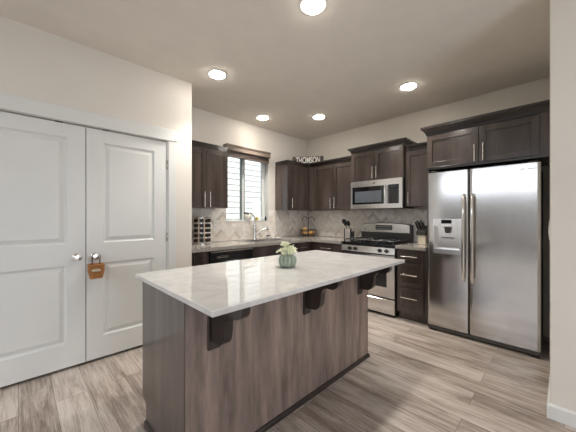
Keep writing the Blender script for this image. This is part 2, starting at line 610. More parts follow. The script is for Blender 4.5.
# unseen windows added behind the camera to let in light and feed reflections
b = MB()
for y0, y1 in ((-0.7, -0.65), (0.98, 1.02), (2.79, 2.84)):
    b.box(XL - 0.1, XL - 0.05, y0, y1, 0.05, 2.62)
b.box(XL - 0.1, XL - 0.05, -0.65, 2.79, 0.05, 0.11); b.box(XL - 0.1, XL - 0.05, -0.65, 2.79, 2.57, 2.62)
struct(b.build('added_window_west', M['vinyl']))
b = MB()
for x0, x1 in ((-0.2, -0.13), (0.6, 0.7), (1.43, 1.5)):
    b.box(x0, x1, YB - 0.1, YB - 0.05, 0.05, 2.25)
b.box(-0.2, 1.5, YB - 0.1, YB - 0.05, 0.05, 0.13); b.box(-0.2, 1.5, YB - 0.1, YB - 0.05, 2.18, 2.25)
struct(b.build('added_window_south', M['vinyl']))

# outside: ground and the neighbour's house
b = MB(); b.box(-6, 12, W + 0.2, 14, -0.35, -0.3)
struct(b.build('ground', M['ground']))
b = MB(); b.box(-12, XL - 0.13, -8, 14, -0.2, -0.12)
struct(b.build('ground_patio', M['ground']))
b = MB()
y = -7.0
while y < 13: b.box(-8.03, -8.0, y, y + 0.145, -0.12, 2.4); y += 0.15
struct(b.build('added_yard_fence', M['fence']))  # fence added out of view as something for the fridge to reflect
nb = thing('neighbor_house', 'white lap-sided house next door seen through the sink window', 'house', (4.2, 6.2, -0.3))
b = MB()
z = -0.3
while z < 4.6:
    b.prism([(0.0, 0.0), (0.034, 0.0), (0.004, 0.158), (0.0, 0.158)], lambda p, q, a, z=z: (a, 6.2 - p, z + q), 1.0, 9.0)
    z += 0.152
b.box(1.0, 9.0, 6.2, 6.4, -0.3, 4.6)
b.build('siding', M['siding'], nb)
b = MB()
nx0, nx1, nz0, nz1 = 4.78, 5.30, 0.95, 1.62
b.box(nx0 - 0.09, nx0, 6.155, 6.199, nz0 - 0.09, nz1 + 0.09); b.box(nx1, nx1 + 0.09, 6.155, 6.199, nz0 - 0.09, nz1 + 0.09)
b.box(nx0, nx1, 6.155, 6.199, nz1, nz1 + 0.09); b.box(nx0, nx1, 6.155, 6.199, nz0 - 0.09, nz0)
nw = b.build('window', M['vinyl'], nb)
b = MB(); b.box(nx0, nx1, 6.165, 6.172, nz0, nz1)
b.build('pane', M['cloth'], nw)

# backsplash in herringbone
def clip(poly, x0, x1, z0, z1):
    def side(poly, fn, inter):
        out = []
        for i in range(len(poly)):
            a, c = poly[i - 1], poly[i]
            if fn(c):
                if not fn(a): out.append(inter(a, c))
                out.append(c)
            elif fn(a):
                out.append(inter(a, c))
        return out
    def ix(k, v):
        def f(a, c):
            t = (v - a[k]) / (c[k] - a[k])
            return (a[0] + t * (c[0] - a[0]), a[1] + t * (c[1] - a[1]))
        return f
    for fn, it in ((lambda p: p[0] >= x0, ix(0, x0)), (lambda p: p[0] <= x1, ix(0, x1)), (lambda p: p[1] >= z0, ix(1, z0)), (lambda p: p[1] <= z1, ix(1, z1))):
        if not poly: return poly
        poly = side(poly, fn, it)
    return poly
def herringbone(b, rects, fn, w=0.05, k=3, gap=0.003):
    rnd = random.Random(3)
    g = gap / 2 / w
    ca = math.cos(PI / 4)
    for m in range(-80, 80):
        for n in range(-40, 40):
            ox, oy = m + k * n, m - k * n
            for t in (0, 1):
                if t == 0: q = [(ox + g, oy + g), (ox + k - g, oy + g), (ox + k - g, oy + 1 - g), (ox + g, oy + 1 - g)]
                else: q = [(ox + g, oy + 1 + g), (ox + 1 - g, oy + 1 + g), (ox + 1 - g, oy + 1 + k - g), (ox + g, oy + 1 + k - g)]
                q = [((x * ca - y * ca) * w + 2.0, (x * ca + y * ca) * w + 1.1) for x, y in q]
                mi = 1 + rnd.choice([0, 0, 1, 1, 2, 2, 3, 4])
                for r in rects:
                    p = clip(q, *r)
                    if len(p) > 2:
                        b.mi = mi
                        b._add([fn(a, c) for a, c in p], [tuple(range(len(p)))])
b = MB()
RB = [(XC + 0.001, WX0 - 0.001, 0.92, 1.3795), (WX0 - 0.001, WX1 + 0.001, 0.92, 1.189), (WX1 + 0.001, R - 0.009, 0.92, 1.3795)]
for r in RB: b.box(r[0], r[1], W - 0.006, W - 0.0005, r[2], r[3])
herringbone(b, RB, lambda a, c: (a, W - 0.008, c))
struct(b.build('backsplash_back', [M['grout']] + TILES))
b = MB()
RB = [(1.10, W - 0.009, 0.92, 1.3795)]
for r in RB: b.box(R - 0.006, R - 0.0005, r[0], r[1], r[2], r[3])
herringbone(b, RB, lambda a, c: (R - 0.008, a, c))
struct(b.build('backsplash_right', [M['grout']] + TILES))

# ceiling lights
for i, (x, y, lab) in enumerate([
        (1.448, 1.22, 'recessed ceiling light nearest the camera, above the island corner'),
        (1.452, 2.504, 'recessed ceiling light beside the pantry wall corner'),
        (2.562, 3.118, 'recessed ceiling light in front of the sink window'),
        (3.126, 2.521, 'recessed ceiling light nearest the corner with the letter sign'),
        (3.112, 1.226, 'recessed ceiling light in front of the fridge cabinet')]):
    t = thing('recessed_light', lab, 'ceiling light', (x, y, ZC), 'recessed ceiling lights')
    b = MB(); b.lathe([(0.080, -0.0005), (0.096, -0.0005), (0.098, -0.003), (0.094, -0.005), (0.082, -0.006), (0.078, -0.005)], (x, y, ZC), 32)
    b.build('trim_ring', M['plate'], t)
    b = MB(); b.lathe([(0.0775, -0.003), (0.076, -0.009), (0.068, -0.014), (0.045, -0.017), (0.002, -0.018)], (x, y, ZC), 32)
    b.build('lens', M['lamp'], t)
    d = bpy.data.lights.new('beam', 'SPOT')
    d.energy = BEAM; d.color = (1.0, 0.95, 0.88); d.spot_size = math.radians(104); d.spot_blend = 0.75; d.shadow_soft_size = 0.075
    o = bpy.data.objects.new('beam', d); COL.objects.link(o)
    o.parent = t; o.location = (0, 0, -0.03)

# ================================================================== CABINETS
def shaker_x(b, x0, x1, z0, z1, yb, th=0.02, rail=0.058, rec=0.012):
    """door facing -Y, back at yb"""
    yf = yb - th
    b.box(x0, x0 + rail, yf, yb, z0, z1, 0.0015); b.box(x1 - rail, x1, yf, yb, z0, z1, 0.0015)
    b.box(x0 + rail, x1 - rail, yf, yb, z1 - rail, z1, 0.0015); b.box(x0 + rail, x1 - rail, yf, yb, z0, z0 + rail, 0.0015)
    b.box(x0 + rail - 0.001, x1 - rail + 0.001, yf + rec, yb, z0 + rail - 0.001, z1 - rail + 0.001)
def shaker_y(b, y0, y1, z0, z1, xb, th=0.02, rail=0.058, rec=0.012):
    """door facing -X, back at xb"""
    xf = xb - th
    b.box(xf, xb, y0, y0 + rail, z0, z1, 0.0015); b.box(xf, xb, y1 - rail, y1, z0, z1, 0.0015)
    b.box(xf, xb, y0 + rail, y1 - rail, z1 - rail, z1, 0.0015); b.box(xf, xb, y0 + rail, y1 - rail, z0, z0 + rail, 0.0015)
    b.box(xf + rec, xb, y0 + rail - 0.001, y1 - rail + 0.001, z0 + rail - 0.001, z1 - rail + 0.001)
def pull(parent, c, axis, length, out, name='handle'):
    """bar pull: c = centre on the door face, axis of the bar, out = outward direction"""
    c, a, o_ = Vector(c), Vector(axis), Vector(out)
    b = MB()
    b.tube([c + o_ * 0.03 - a * length / 2, c + o_ * 0.03 + a * length / 2], 0.006, 10)
    for s in (-1, 1):
        q = c + a * (s * length * 0.36)
        b.tube([q + o_ * 0.0005, q + o_ * 0.03], 0.0045, 8)
    o = b.build(name, M['nickel'], parent)
    o['label'] = 'brushed nickel bar pull'
    return o
CROWN = [(0.0, 0.0), (0.008, 0.0), (0.012, 0.016), (0.026, 0.034), (0.04, 0.046), (0.046, 0.05), (0.046, 0.068), (0.0, 0.068)]
def crown(parent, path, z, sc=1.0, osc=1.0):
    b = MB()
    b.sweep(path, [(o * osc, z + h_ * sc) for o, h_ in CROWN])
    o = b.build('crown_moulding', M['crown'], parent)
    return o
ZU0, ZU1 = 1.383, 2.132                                  # wall cabinets: bottom and top of face
YU, XU = 3.153, 3.622                                    # faces of doors
G = 'dark wall cabinets'

# left of the window
t = thing('wall_cabinet', 'dark two-door wall cabinet left of the sink window', 'cabinet', (1.67, 3.3, ZU0), G)
b = MB(); b.box(XC + 0.002, 1.988, YU + 0.021, W - 0.0085, ZU0, 2.198); b.build('body', M['cab'], t)
for x0, x1, hx in ((XC + 0.004, 1.676, 1.642), (1.680, 1.985, 1.716)):
    b = MB(); shaker_x(b, x0, x1, ZU0 + 0.003, 2.115, YU + 0.02); d = b.build('door', M['cab'], t)
    pull(d, (hx, YU, 1.487), (0, 0, 1), 0.19, (0, -1, 0))
crown(t, [(1.989, W - 0.01), (1.989, YU + 0.019), (XC + 0.003, YU + 0.019)], 2.132)

# corner, window side
t = thing('wall_cabinet', 'dark narrow-fronted wall cabinet right of the window, with a shiny end panel', 'cabinet', (3.4, 3.3, ZU0), G)
b = MB(); b.box(3.133, R - 0.0085, YU + 0.021, W - 0.0085, ZU0, 2.198); b.build('body', M['cab'], t)
b = MB(); b.box(3.127, 3.1325, YU + 0.004, W - 0.0085, ZU0, 2.132); b.build('end_panel', M['gable'], t)
b = MB(); shaker_x(b, 3.155, 3.58, ZU0 + 0.003, 2.115, YU + 0.02); d = b.build('door', M['cab'], t)
b2 = MB(); b2.box(3.127, 3.154, YU + 0.002, YU + 0.02, ZU0, 2.132); b2.build('stile', M['cab'], t)
pull(d, (3.187, YU, 1.493), (0, 0, 1), 0.17, (0, -1, 0))
crown(t, [(XU + 0.019, YU + 0.019), (3.126, YU + 0.019), (3.126, W - 0.01)], 2.132)

# corner, range side
t = thing('wall_cabinet', 'dark two-door wall cabinet between the corner and the microwave', 'cabinet', (3.78, 2.7, ZU0), G)
b = MB(); b.box(XU + 0.021, R - 0.0085, 2.262, YU + 0.0185, ZU0, 2.198); b.build('body', M['cab'], t)
for y0, y1, hy in ((2.632, 3.06, 2.668), (2.266, 2.628, 2.592)):
    b = MB(); shaker_y(b, y0, y1, ZU0 + 0.003, 2.115, XU + 0.02); d = b.build('door', M['cab'], t)
    pull(d, (XU, hy, 1.493), (0, 0, 1), 0.17, (-1, 0, 0))
b = MB(); b.box(XU + 0.004, XU + 0.02, 3.063, YU - 0.002, ZU0, 2.132); b.build('filler_strip', M['cab'], t)
crown(t, [(XU + 0.019, 2.262), (XU + 0.019, YU - 0.03)][::-1], 2.132)

# above the microwave
XM = 3.56
t = thing('wall_cabinet', 'taller-set dark two-door cabinet directly above the microwave', 'cabinet', (3.75, 1.86, 1.785), G)
b = MB(); b.box(XM + 0.021, R - 0.0085, 1.476, 2.252, 1.786, 2.285); b.build('body', M['cab'], t)
for y0, y1, hy in ((1.872, 2.25, 1.896), (1.478, 1.868, 1.838)):
    b = MB(); shaker_y(b, y0, y1, 1.788, 2.205, XM + 0.02); d = b.build('door', M['cab'], t)
    pull(d, (XM, hy, 1.892), (0, 0, 1), 0.165, (-1, 0, 0))
crown(t, [(R - 0.01, 2.253), (XM + 0.019, 2.253), (XM + 0.019, 1.475), (R - 0.01, 1.475)], 2.218, 1.05)

# between microwave and fridge
t = thing('wall_cabinet', 'dark single-door wall cabinet between the microwave and the fridge', 'cabinet', (3.78, 1.29, ZU0), G)
b = MB(); b.box(XU + 0.021, R - 0.0085, 1.114, 1.472, 1.40, 2.198); b.build('body', M['cab'], t)
b = MB(); shaker_y(b, 1.118, 1.468, 1.403, 2.115, XU + 0.02); d = b.build('door', M['cab'], t)
pull(d, (XU, 1.425, 1.50), (0, 0, 1), 0.165, (-1, 0, 0))
crown(t, [(XU + 0.019, 1.426), (XU + 0.019, 1.163)], 2.132)

# over the fridge
XF = 3.332
t = thing('wall_cabinet', 'wide deep dark cabinet with two doors above the fridge', 'cabinet', (3.64, 0.6, 1.81), G)
b = MB(); b.box(XF + 0.021, R - 0.0085, YE + 0.004, 1.110, 1.802, 2.29); b.build('body', M['cab'], t)
for y0, y1, hy in ((0.617, 1.107, 0.645), (0.155, 0.611, 0.573)):
    b = MB(); shaker_y(b, y0, y1, 1.826, 2.185, XF + 0.02); d = b.build('door', M['cab'], t)
    pull(d, (XF, hy, 1.922), (0, 0, 1), 0.175, (-1, 0, 0))
b = MB(); b.box(XF + 0.003, XF + 0.02, YE + 0.004, 0.152, 1.802, 2.2); b.build('filler_strip', M['cab'], t)
b = MB(); b.box(XF + 0.01, XF + 0.02, 0.155, 1.108, 1.802, 1.824); b.build('bottom_rail', M['crown'], t)
crown(t, [(R - 0.01, 1.111), (XF + 0.019, 1.111), (XF + 0.019, YE + 0.004)], 2.2, 1.35, 1.2)
b = MB(); b.box(XF + 0.022, R - 0.0085, 1.090, 1.110, 0.001, 1.801)
b.build('side_panel', M['cab'], t)

# base cabinets ------------------------------------------------------
YBF, XBF = 2.868, 3.338                                  # faces of base fronts
G = 'dark base cabinets'
def base_body(b, x0, x1, y0, y1, zt=0.872):
    b.box(x0, x1, y0, y1, 0.1, zt)
t = thing('base_cabinet', 'narrow dark base cabinet at the pantry corner, left of the dishwasher', 'cabinet', (1.46, 3.1, 0), G)
b = MB(); base_body(b, XC + 0.003, 1.566, YBF + 0.021, W - 0.0085); b.box(XC + 0.003, 1.566, YBF + 0.08, W - 0.02, 0.001, 0.1); b.build('body', M['cab'], t)
b = MB(); shaker_x(b, XC + 0.03, 1.55, 0.11, 0.862, YBF + 0.02); b.build('door', M['cab'], t)
t = thing('base_cabinet', 'dark base cabinet under the sink', 'cabinet', (2.6, 3.1, 0), G)
b = MB()
b.box(2.186, 2.2, YBF + 0.021, W - 0.0085, 0.1, 0.872); b.box(2.962, 2.976, YBF + 0.021, W - 0.0085, 0.1, 0.872)
b.box(2.186, 2.976, YBF + 0.021, YBF + 0.035, 0.1, 0.872); b.box(2.186, 2.976, YBF + 0.08, W - 0.0085, 0.001, 0.115)
b.build('body', M['cab'], t)
b = MB(); b.box(2.19, 2.972, YBF, YBF + 0.02, 0.72, 0.862, 0.002); b.build('false_front', M['cab'], t)
for x0, x1, hx in ((2.19, 2.579, 2.545), (2.583, 2.972, 2.617)):
    b = MB(); shaker_x(b, x0, x1, 0.11, 0.712, YBF + 0.02); d = b.build('door', M['cab'], t)
    pull(d, (hx, YBF, 0.6), (0, 0, 1), 0.165, (0, -1, 0))
t = thing('base_cabinet', 'dark corner base cabinet with a drawer, right of the sink', 'cabinet', (3.4, 3.1, 0), G)
b = MB(); b.box(2.98, R - 0.0085, YBF + 0.021, W - 0.0085, 0.1, 0.872); b.box(2.98, R - 0.0085, YBF + 0.08, W - 0.0085, 0.001, 0.1); b.build('body', M['cab'], t)
b = MB(); b.box(2.985, 3.325, YBF, YBF + 0.02, 0.72, 0.862, 0.002); d = b.build('drawer', M['cab'], t)
pull(d, (3.155, YBF, 0.79), (1, 0, 0), 0.19, (0, -1, 0))
b = MB(); shaker_x(b, 2.985, 3.325, 0.11, 0.712, YBF + 0.02); d = b.build('door', M['cab'], t)
pull(d, (3.02, YBF, 0.6), (0, 0, 1), 0.165, (0, -1, 0))
t = thing('base_cabinet', 'dark base cabinet with a drawer, left of the gas range', 'cabinet', (3.6, 2.55, 0), G)
b = MB(); b.box(XBF + 0.021, R - 0.0085, 2.272, YBF + 0.0195, 0.1, 0.872); b.box(XBF + 0.08, R - 0.0085, 2.272, YBF + 0.0195, 0.001, 0.1); b.build('body', M['cab'], t)
b = MB(); b.box(XBF, XBF + 0.02, 2.285, 2.80, 0.72, 0.862, 0.002); d = b.build('drawer', M['cab'], t)
pull(d, (XBF, 2.535, 0.79), (0, 1, 0), 0.2, (-1, 0, 0))
b = MB(); shaker_y(b, 2.285, 2.80, 0.11, 0.712, XBF + 0.02); d = b.build('door', M['cab'], t)
pull(d, (XBF, 2.32, 0.6), (0, 0, 1), 0.165, (-1, 0, 0))
t = thing('base_cabinet', 'dark three-drawer base cabinet between range and fridge', 'cabinet', (3.6, 1.29, 0), G)
b = MB(); b.box(XBF + 0.021, R - 0.0085, 1.113, 1.468, 0.1, 0.872); b.box(XBF + 0.08, R - 0.0085, 1.113, 1.468, 0.001, 0.1)
b.build('body', M['cab'], t)
for z0, z1, hz in ((0.725, 0.862, 0.79), (0.42, 0.715, 0.568), (0.108, 0.41, 0.29)):
    b = MB()
    if z1 - z0 > 0.2: shaker_y(b, 1.145, 1.442, z0, z1, XBF + 0.02, rail=0.045)
    else: b.box(XBF, XBF + 0.02, 1.145, 1.442, z0, z1, 0.002)
    d = b.build('drawer', M['cab'], t)
    pull(d, (XBF, 1.305, hz), (0, 1, 0), 0.19, (-1, 0, 0))

# worktops ----------------------------------------------------------
SX0, SX1, SY0, SY1 = 2.27, 2.93, 2.93, 3.36
ct = MB()
YC, XCF, ZT, ZTB = 2.843, 3.312, 0.914, 0.874
for r in ((XC + 0.002, SX0, YC, W - 0.009), (SX1, R - 0.009, YC, W - 0.009), (SX0, SX1, YC, SY0), (SX0, SX1, SY1, W - 0.009), (XCF, R - 0.009, 2.270, YC)):
    ct.box(r[0], r[1], r[2], r[3], ZTB, ZT)
bmesh.ops.remove_doubles(ct.bm, verts=ct.bm.verts[:], dist=1e-5)
o = ct.build('countertop', M['laminate'])
tag(o, 'L-shaped grey speckled countertop running past the sink into the corner', 'countertop')
b = MB(); b.box(XCF, R - 0.009, 1.113, 1.470, ZTB, ZT, 0.003)
tag(b.build('countertop', M['laminate']), 'short grey countertop piece between range and fridge', 'countertop')

# sink
t = thing('sink', 'stainless steel drop-in sink under the window', 'sink', (2.6, 3.15, ZT))
b = MB()
b.box(SX0 - 0.02, SX0 + 0.004, SY0 - 0.02, SY1 + 0.02, ZT + 0.0005, ZT + 0.006); b.box(SX1 - 0.004, SX1 + 0.02, SY0 - 0.02, SY1 + 0.02, ZT + 0.0005, ZT + 0.006)
b.box(SX0, SX1, SY0 - 0.02, SY0 + 0.004, ZT + 0.0005, ZT + 0.006); b.box(SX0, SX1, SY1 - 0.07, SY1 + 0.02, ZT + 0.0005, ZT + 0.006)
b.build('rim', M['steel_v'], t)
b = MB()
q = 0.004
b.box(SX0 + q, SX0 + q + 0.003, SY0 + q, SY1 - 0.07, 0.73, ZT); b.box(SX1 - q - 0.003, SX1 - q, SY0 + q, SY1 - 0.07, 0.73, ZT)
b.box(SX0 + q, SX1 - q, SY0 + q, SY0 + q + 0.003, 0.73, ZT); b.box(SX0 + q, SX1 - q, SY1 - 0.073, SY1 - 0.07, 0.73, ZT); b.box(SX0 + q, SX1 - q, SY0 + q, SY1 - 0.07, 0.727, 0.73)
b.build('basin', M['steel_v'], t)
b = MB(); b.lathe([(0.04, 0.7305), (0.04, 0.733), (0.012, 0.732)], (2.6, 3.12, 0), 20); b.build('drain', M['chrome'], t)

# faucet
fx, fy = 2.565, 3.325
zf = ZT + 0.0065
t = thing('faucet', 'brushed nickel gooseneck faucet behind the sink', 'faucet', (fx, fy, zf))
b = MB(); b.lathe([(0.04, 0.0), (0.04, 0.01), (0.031, 0.02), (0.028, 0.05), (0.027, 0.17), (0.031, 0.19), (0.025, 0.205), (0.018, 0.215)], (fx, fy, zf), 20)
b.build('body', M['steel_v'], t)
b = MB()
pts = [(fx, fy, zf + 0.2), (fx, fy, zf + 0.27)]
for i in range(0, 11):
    a = PI * i / 10 * 0.62
    pts.append((fx - 0.09 * (1 - math.cos(a)), fy, zf + 0.30 + 0.1 * math.sin(a)))
b.tube(pts, 0.013, 12)
b.build('spout', M['steel_v'], t)
e = pts[-1]
b = MB(); b.tube([(e[0] + 0.01, e[1], e[2] - 0.0), (e[0] - 0.03, e[1] - 0.005, e[2] + 0.006), (e[0] - 0.075, e[1] - 0.01, e[2] + 0.012)], [0.014, 0.017, 0.015], 12)
b.build('spray_head', M['grey'], t)
b = MB()
b.tube([(fx + 0.015, fy, zf + 0.07), (fx + 0.05, fy - 0.01, zf + 0.09), (fx + 0.09, fy - 0.02, zf + 0.135), (fx + 0.14, fy - 0.03, zf + 0.155), (fx + 0.2, fy - 0.045, zf + 0.16), (fx + 0.235, fy - 0.05, zf + 0.15)], [0.018, 0.017, 0.016, 0.016, 0.018, 0.015], 12)
b.build('lever', M['steel_v'], t)

# small things around the sink
t = thing('soap_dispenser', 'small dark-capped soap dispenser right of the faucet', 'soap dispenser', (2.815, 3.32, zf))
b = MB(); b.lathe([(0.02, 0), (0.02, 0.008), (0.012, 0.012), (0.011, 0.03)], (2.815, 3.32, zf), 16); b.build('base', M['steel_v'], t)
b = MB(); b.tube([(2.815, 3.32, zf + 0.0305), (2.815, 3.32, zf + 0.05), (2.822, 3.29, zf + 0.055), (2.824, 3.265, zf + 0.047)], [0.013, 0.013, 0.009, 0.007], 10); b.build('pump', M['black'], t)
b = MB(); b.box(2.955, 3.07, 3.28, 3.35, ZT + 0.001, ZT + 0.022, 0.006, 2)
tag(b.build('soap_dish', M['sponge']), 'low white dish on the counter right of the sink', 'dish')
zs = WZ0 + 0.0165
t = thing('white_vase', 'small rounded white vase on the window sill behind the faucet', 'vase', (2.575, W + 0.02, zs))
b = MB(); b.lathe([(0.032, 0), (0.05, 0.03), (0.056, 0.06), (0.05, 0.095), (0.036, 0.115), (0.033, 0.125), (0.028, 0.12)], (2.575, W + 0.02, zs), 20); b.build('body', M['sponge'], t)
b = MB(); b.lathe([(0.024, 0), (0.032, 0.02), (0.03, 0.05), (0.02, 0.06), (0.004, 0.062)], (2.745, W + 0.02, zs), 16)
tag(b.build('yellow_pot', M['yellow']), 'little yellow pot on the window sill right of the faucet', 'pot')
b = MB(); b.lathe([(0.014, 0), (0.014, 0.05), (0.007, 0.06), (0.007, 0.075)], (2.925, W + 0.012, zs), 12)
tag(b.build('dark_bottle', M['black']), 'tiny dark bottle at the right end of the window sill', 'bottle')

# dishwasher
t = thing('dishwasher', 'black dishwasher left of the sink', 'dishwasher', (1.875, 3.1, 0))
b = MB(); b.box(1.572, 2.180, YBF + 0.012, W - 0.02, 0.1, 0.866); b.box(1.572, 2.180, YBF + 0.07, W - 0.02, 0.001, 0.1); b.build('body', M['black'], t)
b = MB(); b.box(1.576, 2.176, YBF - 0.012, YBF + 0.011, 0.12, 0.735, 0.004); b.build('door', M['enamel'], t)
b = MB(); b.box(1.576, 2.176, YBF - 0.014, YBF + 0.011, 0.742, 0.845, 0.004); cp = b.build('control_panel', M['enamel'], t)
b = MB(); b.box(1.65, 1.80, YBF - 0.020, YBF - 0.0142, 0.782, 0.79); b.box(1.65, 1.80, YBF - 0.018, YBF - 0.0142, 0.80, 0.804); b.build('latch', M['steel_v'], cp)
b = MB(); b.box(1.576, 2.176, YBF - 0.016, YBF + 0.01, 0.848, 0.864, 0.002); b.build('trim_strip', M['steel_v'], t)

# blind with valance on the window
t = thing('window_blind', 'brown wooden blind raised under its valance above the sink window', 'blind', (2.53, W - 0.04, 2.2))
BX0, BX1 = 2.112, 2.952
b = MB(); b.box(BX0, BX1, W - 0.088, W - 0.075, 2.232, 2.318, 0.003); b.box(BX0, BX1, W - 0.098, W - 0.0745, 2.30, 2.324, 0.003)
b.box(BX0, BX0 + 0.012, W - 0.075, W - 0.001, 2.232, 2.318); b.box(BX1 - 0.012, BX1, W - 0.075, W - 0.001, 2.232, 2.318); b.build('valance', M['blind'], t)
b = MB(); b.box(BX0 + 0.015, BX1 - 0.015, W - 0.07, W - 0.012, 2.262, 2.31); b.build('headrail', M['blind_dark'], t)
for k in range(8):
    b = MB(); b.box(BX0 + 0.018, BX1 - 0.018, W - 0.07, W - 0.012, 2.166 + k * 0.011, 2.166 + k * 0.011 + 0.007, 0.001); b.build('slat', M['blind_dark'], t)
b = MB(); b.box(BX0 + 0.016, BX1 - 0.016, W - 0.072, W - 0.01, 2.148, 2.164, 0.002); b.build('bottom_rail', M['blind_dark'], t)

# outlets and switch
G = 'white wall outlets'
def outlet(kind, x, z, lab):
    t = thing('wall_outlet', lab, 'outlet', (x if kind == 'b' else R, W if kind == 'b' else x, z), G)
    def bx(b, u0, u1, d0, d1, z0, z1, bev=0):
        if kind == 'b': b.box(x + u0, x + u1, W - 0.0085 - d1, W - 0.0085 - d0, z + z0, z + z1, bev)
        else: b.box(R - 0.0085 - d1, R - 0.0085 - d0, x + u0, x + u1, z + z0, z + z1, bev)
    b = MB(); bx(b, -0.038, 0.038, 0, 0.005, -0.06, 0.06, 0.002); b.build('cover_plate', M['plate'], t)
    for s in (-1, 1):
        b = MB(); bx(b, -0.017, 0.017, 0.0052, 0.008, s * 0.024 - 0.015, s * 0.024 + 0.015, 0.002)
        rc = b.build('receptacle', M['plate'], t)
        b = MB(); bx(b, -0.008, -0.005, 0.0081, 0.0088, s * 0.024 - 0.006, s * 0.024 + 0.006); bx(b, 0.005, 0.008, 0.0081, 0.0088, s * 0.024 - 0.006, s * 0.024 + 0.006); b.build('slots', M['grey'], rc)
outlet('b', 1.988, 1.16, 'white outlet on the tile between spice rack and window')
outlet('b', 3.19, 1.145, 'white outlet right of the sink window')
outlet('b', 3.66, 1.145, 'white outlet in the corner left of the fruit basket')
outlet('r', 2.752, 1.145, 'white outlet on the tile left of the utensil holder')
t = thing('light_switch', 'white light switch plate edge-on at the near right wall corner', 'light switch', (2.49, YE, 1.18))
b = MB(); b.box(2.45, 2.53, YE + 0.0005, YE + 0.006, 1.12, 1.24, 0.002); b.build('cover_plate', M['plate'], t)
b = MB(); b.box(2.475, 2.505, YE + 0.0062, YE + 0.009, 1.15, 1.21, 0.002); b.build('rocker', M['plate'], t)

# ================================================================== ISLAND
IX0, IX1, IY0, IY1 = 0.551, 2.25, 1.25, 1.852
t = thing('kitchen_island', 'dark stained kitchen island base with three corbels', 'island', (1.4, 1.55, 0))
prof = [(IY0, 0.001), (IY1 - 0.066, 0.001), (IY1 - 0.066, 0.132), (IY1, 0.155), (IY1, 0.888), (IY0, 0.888)]
b = MB(); b.prism([(IY0 + 0.0065, 0.001), (IY1 - 0.07, 0.001), (IY1 - 0.07, 0.13), (IY1 - 0.02, 0.13), (IY1 - 0.02, 0.888), (IY0 + 0.0065, 0.888)], lambda p, q, a: (a, p, q), IX0 + 0.0065, IX1 - 0.0065)
b.build('body', M['cab'], t)
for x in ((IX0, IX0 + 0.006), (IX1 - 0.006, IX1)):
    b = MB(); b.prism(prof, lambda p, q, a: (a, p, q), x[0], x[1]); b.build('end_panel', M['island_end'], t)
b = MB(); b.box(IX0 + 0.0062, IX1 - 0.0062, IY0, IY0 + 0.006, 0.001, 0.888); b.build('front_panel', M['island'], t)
SHOE = [(0.0005, 0.001), (0.013, 0.001), (0.013, 0.02), (0.009, 0.03), (0.003, 0.034), (0.0005, 0.034)]
b = MB(); b.sweep([(IX0, IY1 - 0.066), (IX0, IY0), (IX1, IY0), (IX1, IY1 - 0.066)][::-1], [(-o, z) for o, z in SHOE]); 
b.build('shoe_moulding', M['corbel'], t)
for k, (x0, x1, y0_) in enumerate([(IX0 + 0.007, 1.12, 0), (1.124, 1.68, 0), (1.684, IX1 - 0.007, 0)]):
    b = MB()
    yb = IY1 - 0.019
    b.box(x0 + 0.003, x1 - 0.003, yb, yb + 0.018, 0.16, 0.875, 0.002)
    d = b.build('door', M['cab'], t)
    b = MB(); b.tube([(x1 - 0.05, yb + 0.045, 0.6), (x1 - 0.05, yb + 0.045, 0.77)], 0.006, 8); b.tube([(x1 - 0.05, yb + 0.018, 0.63), (x1 - 0.05, yb + 0.045, 0.63)], 0.0045, 8); b.tube([(x1 - 0.05, yb + 0.018, 0.74), (x1 - 0.05, yb + 0.045, 0.74)], 0.0045, 8)
    b.build('handle', M['nickel'], d)
def arc(cx, cy, r, a0, a1, n=8):
    return [(cx + r * math.cos(math.radians(a0 + (a1 - a0) * i / n)), cy + r * math.sin(math.radians(a0 + (a1 - a0) * i / n))) for i in range(n + 1)]
# corbel outline: p = distance out from the panel, q = height below the slab
cor = [(0.012, 0.0), (0.278, 0.0), (0.278, -0.024)] + arc(0.228, -0.026, 0.05, 0, -90) + [(0.215, -0.077)] + arc(0.198, -0.132, 0.056, 80, 175) + [(0.141, -0.15), (0.138, -0.172)] + arc(0.078, -0.178, 0.058, 0, -75) + [(0.012, -0.242)]
for x in (0.68, 1.389, 2.083):
    b = MB()
    b.prism(cor, lambda p, q, a: (a, IY0 - 0.0145 - p + 0.012, 0.8875 + q), x, x + 0.045)
    c_ = b.build('corbel', M['corbel'], t)
    b = MB(); b.box(x - 0.012, x + 0.057, IY0 - 0.0142, IY0 - 0.0004, 0.60, 0.8875, 0.003)
    b.build('mounting_plate', M['corbel'], c_)
b = MB(); b.box(0.513, 2.262, 0.921, 1.868, 0.889, 0.914, 0.004, 2)
tag(b.build('island_countertop', M['quartz']), 'white polished quartz countertop on the dark island', 'countertop')

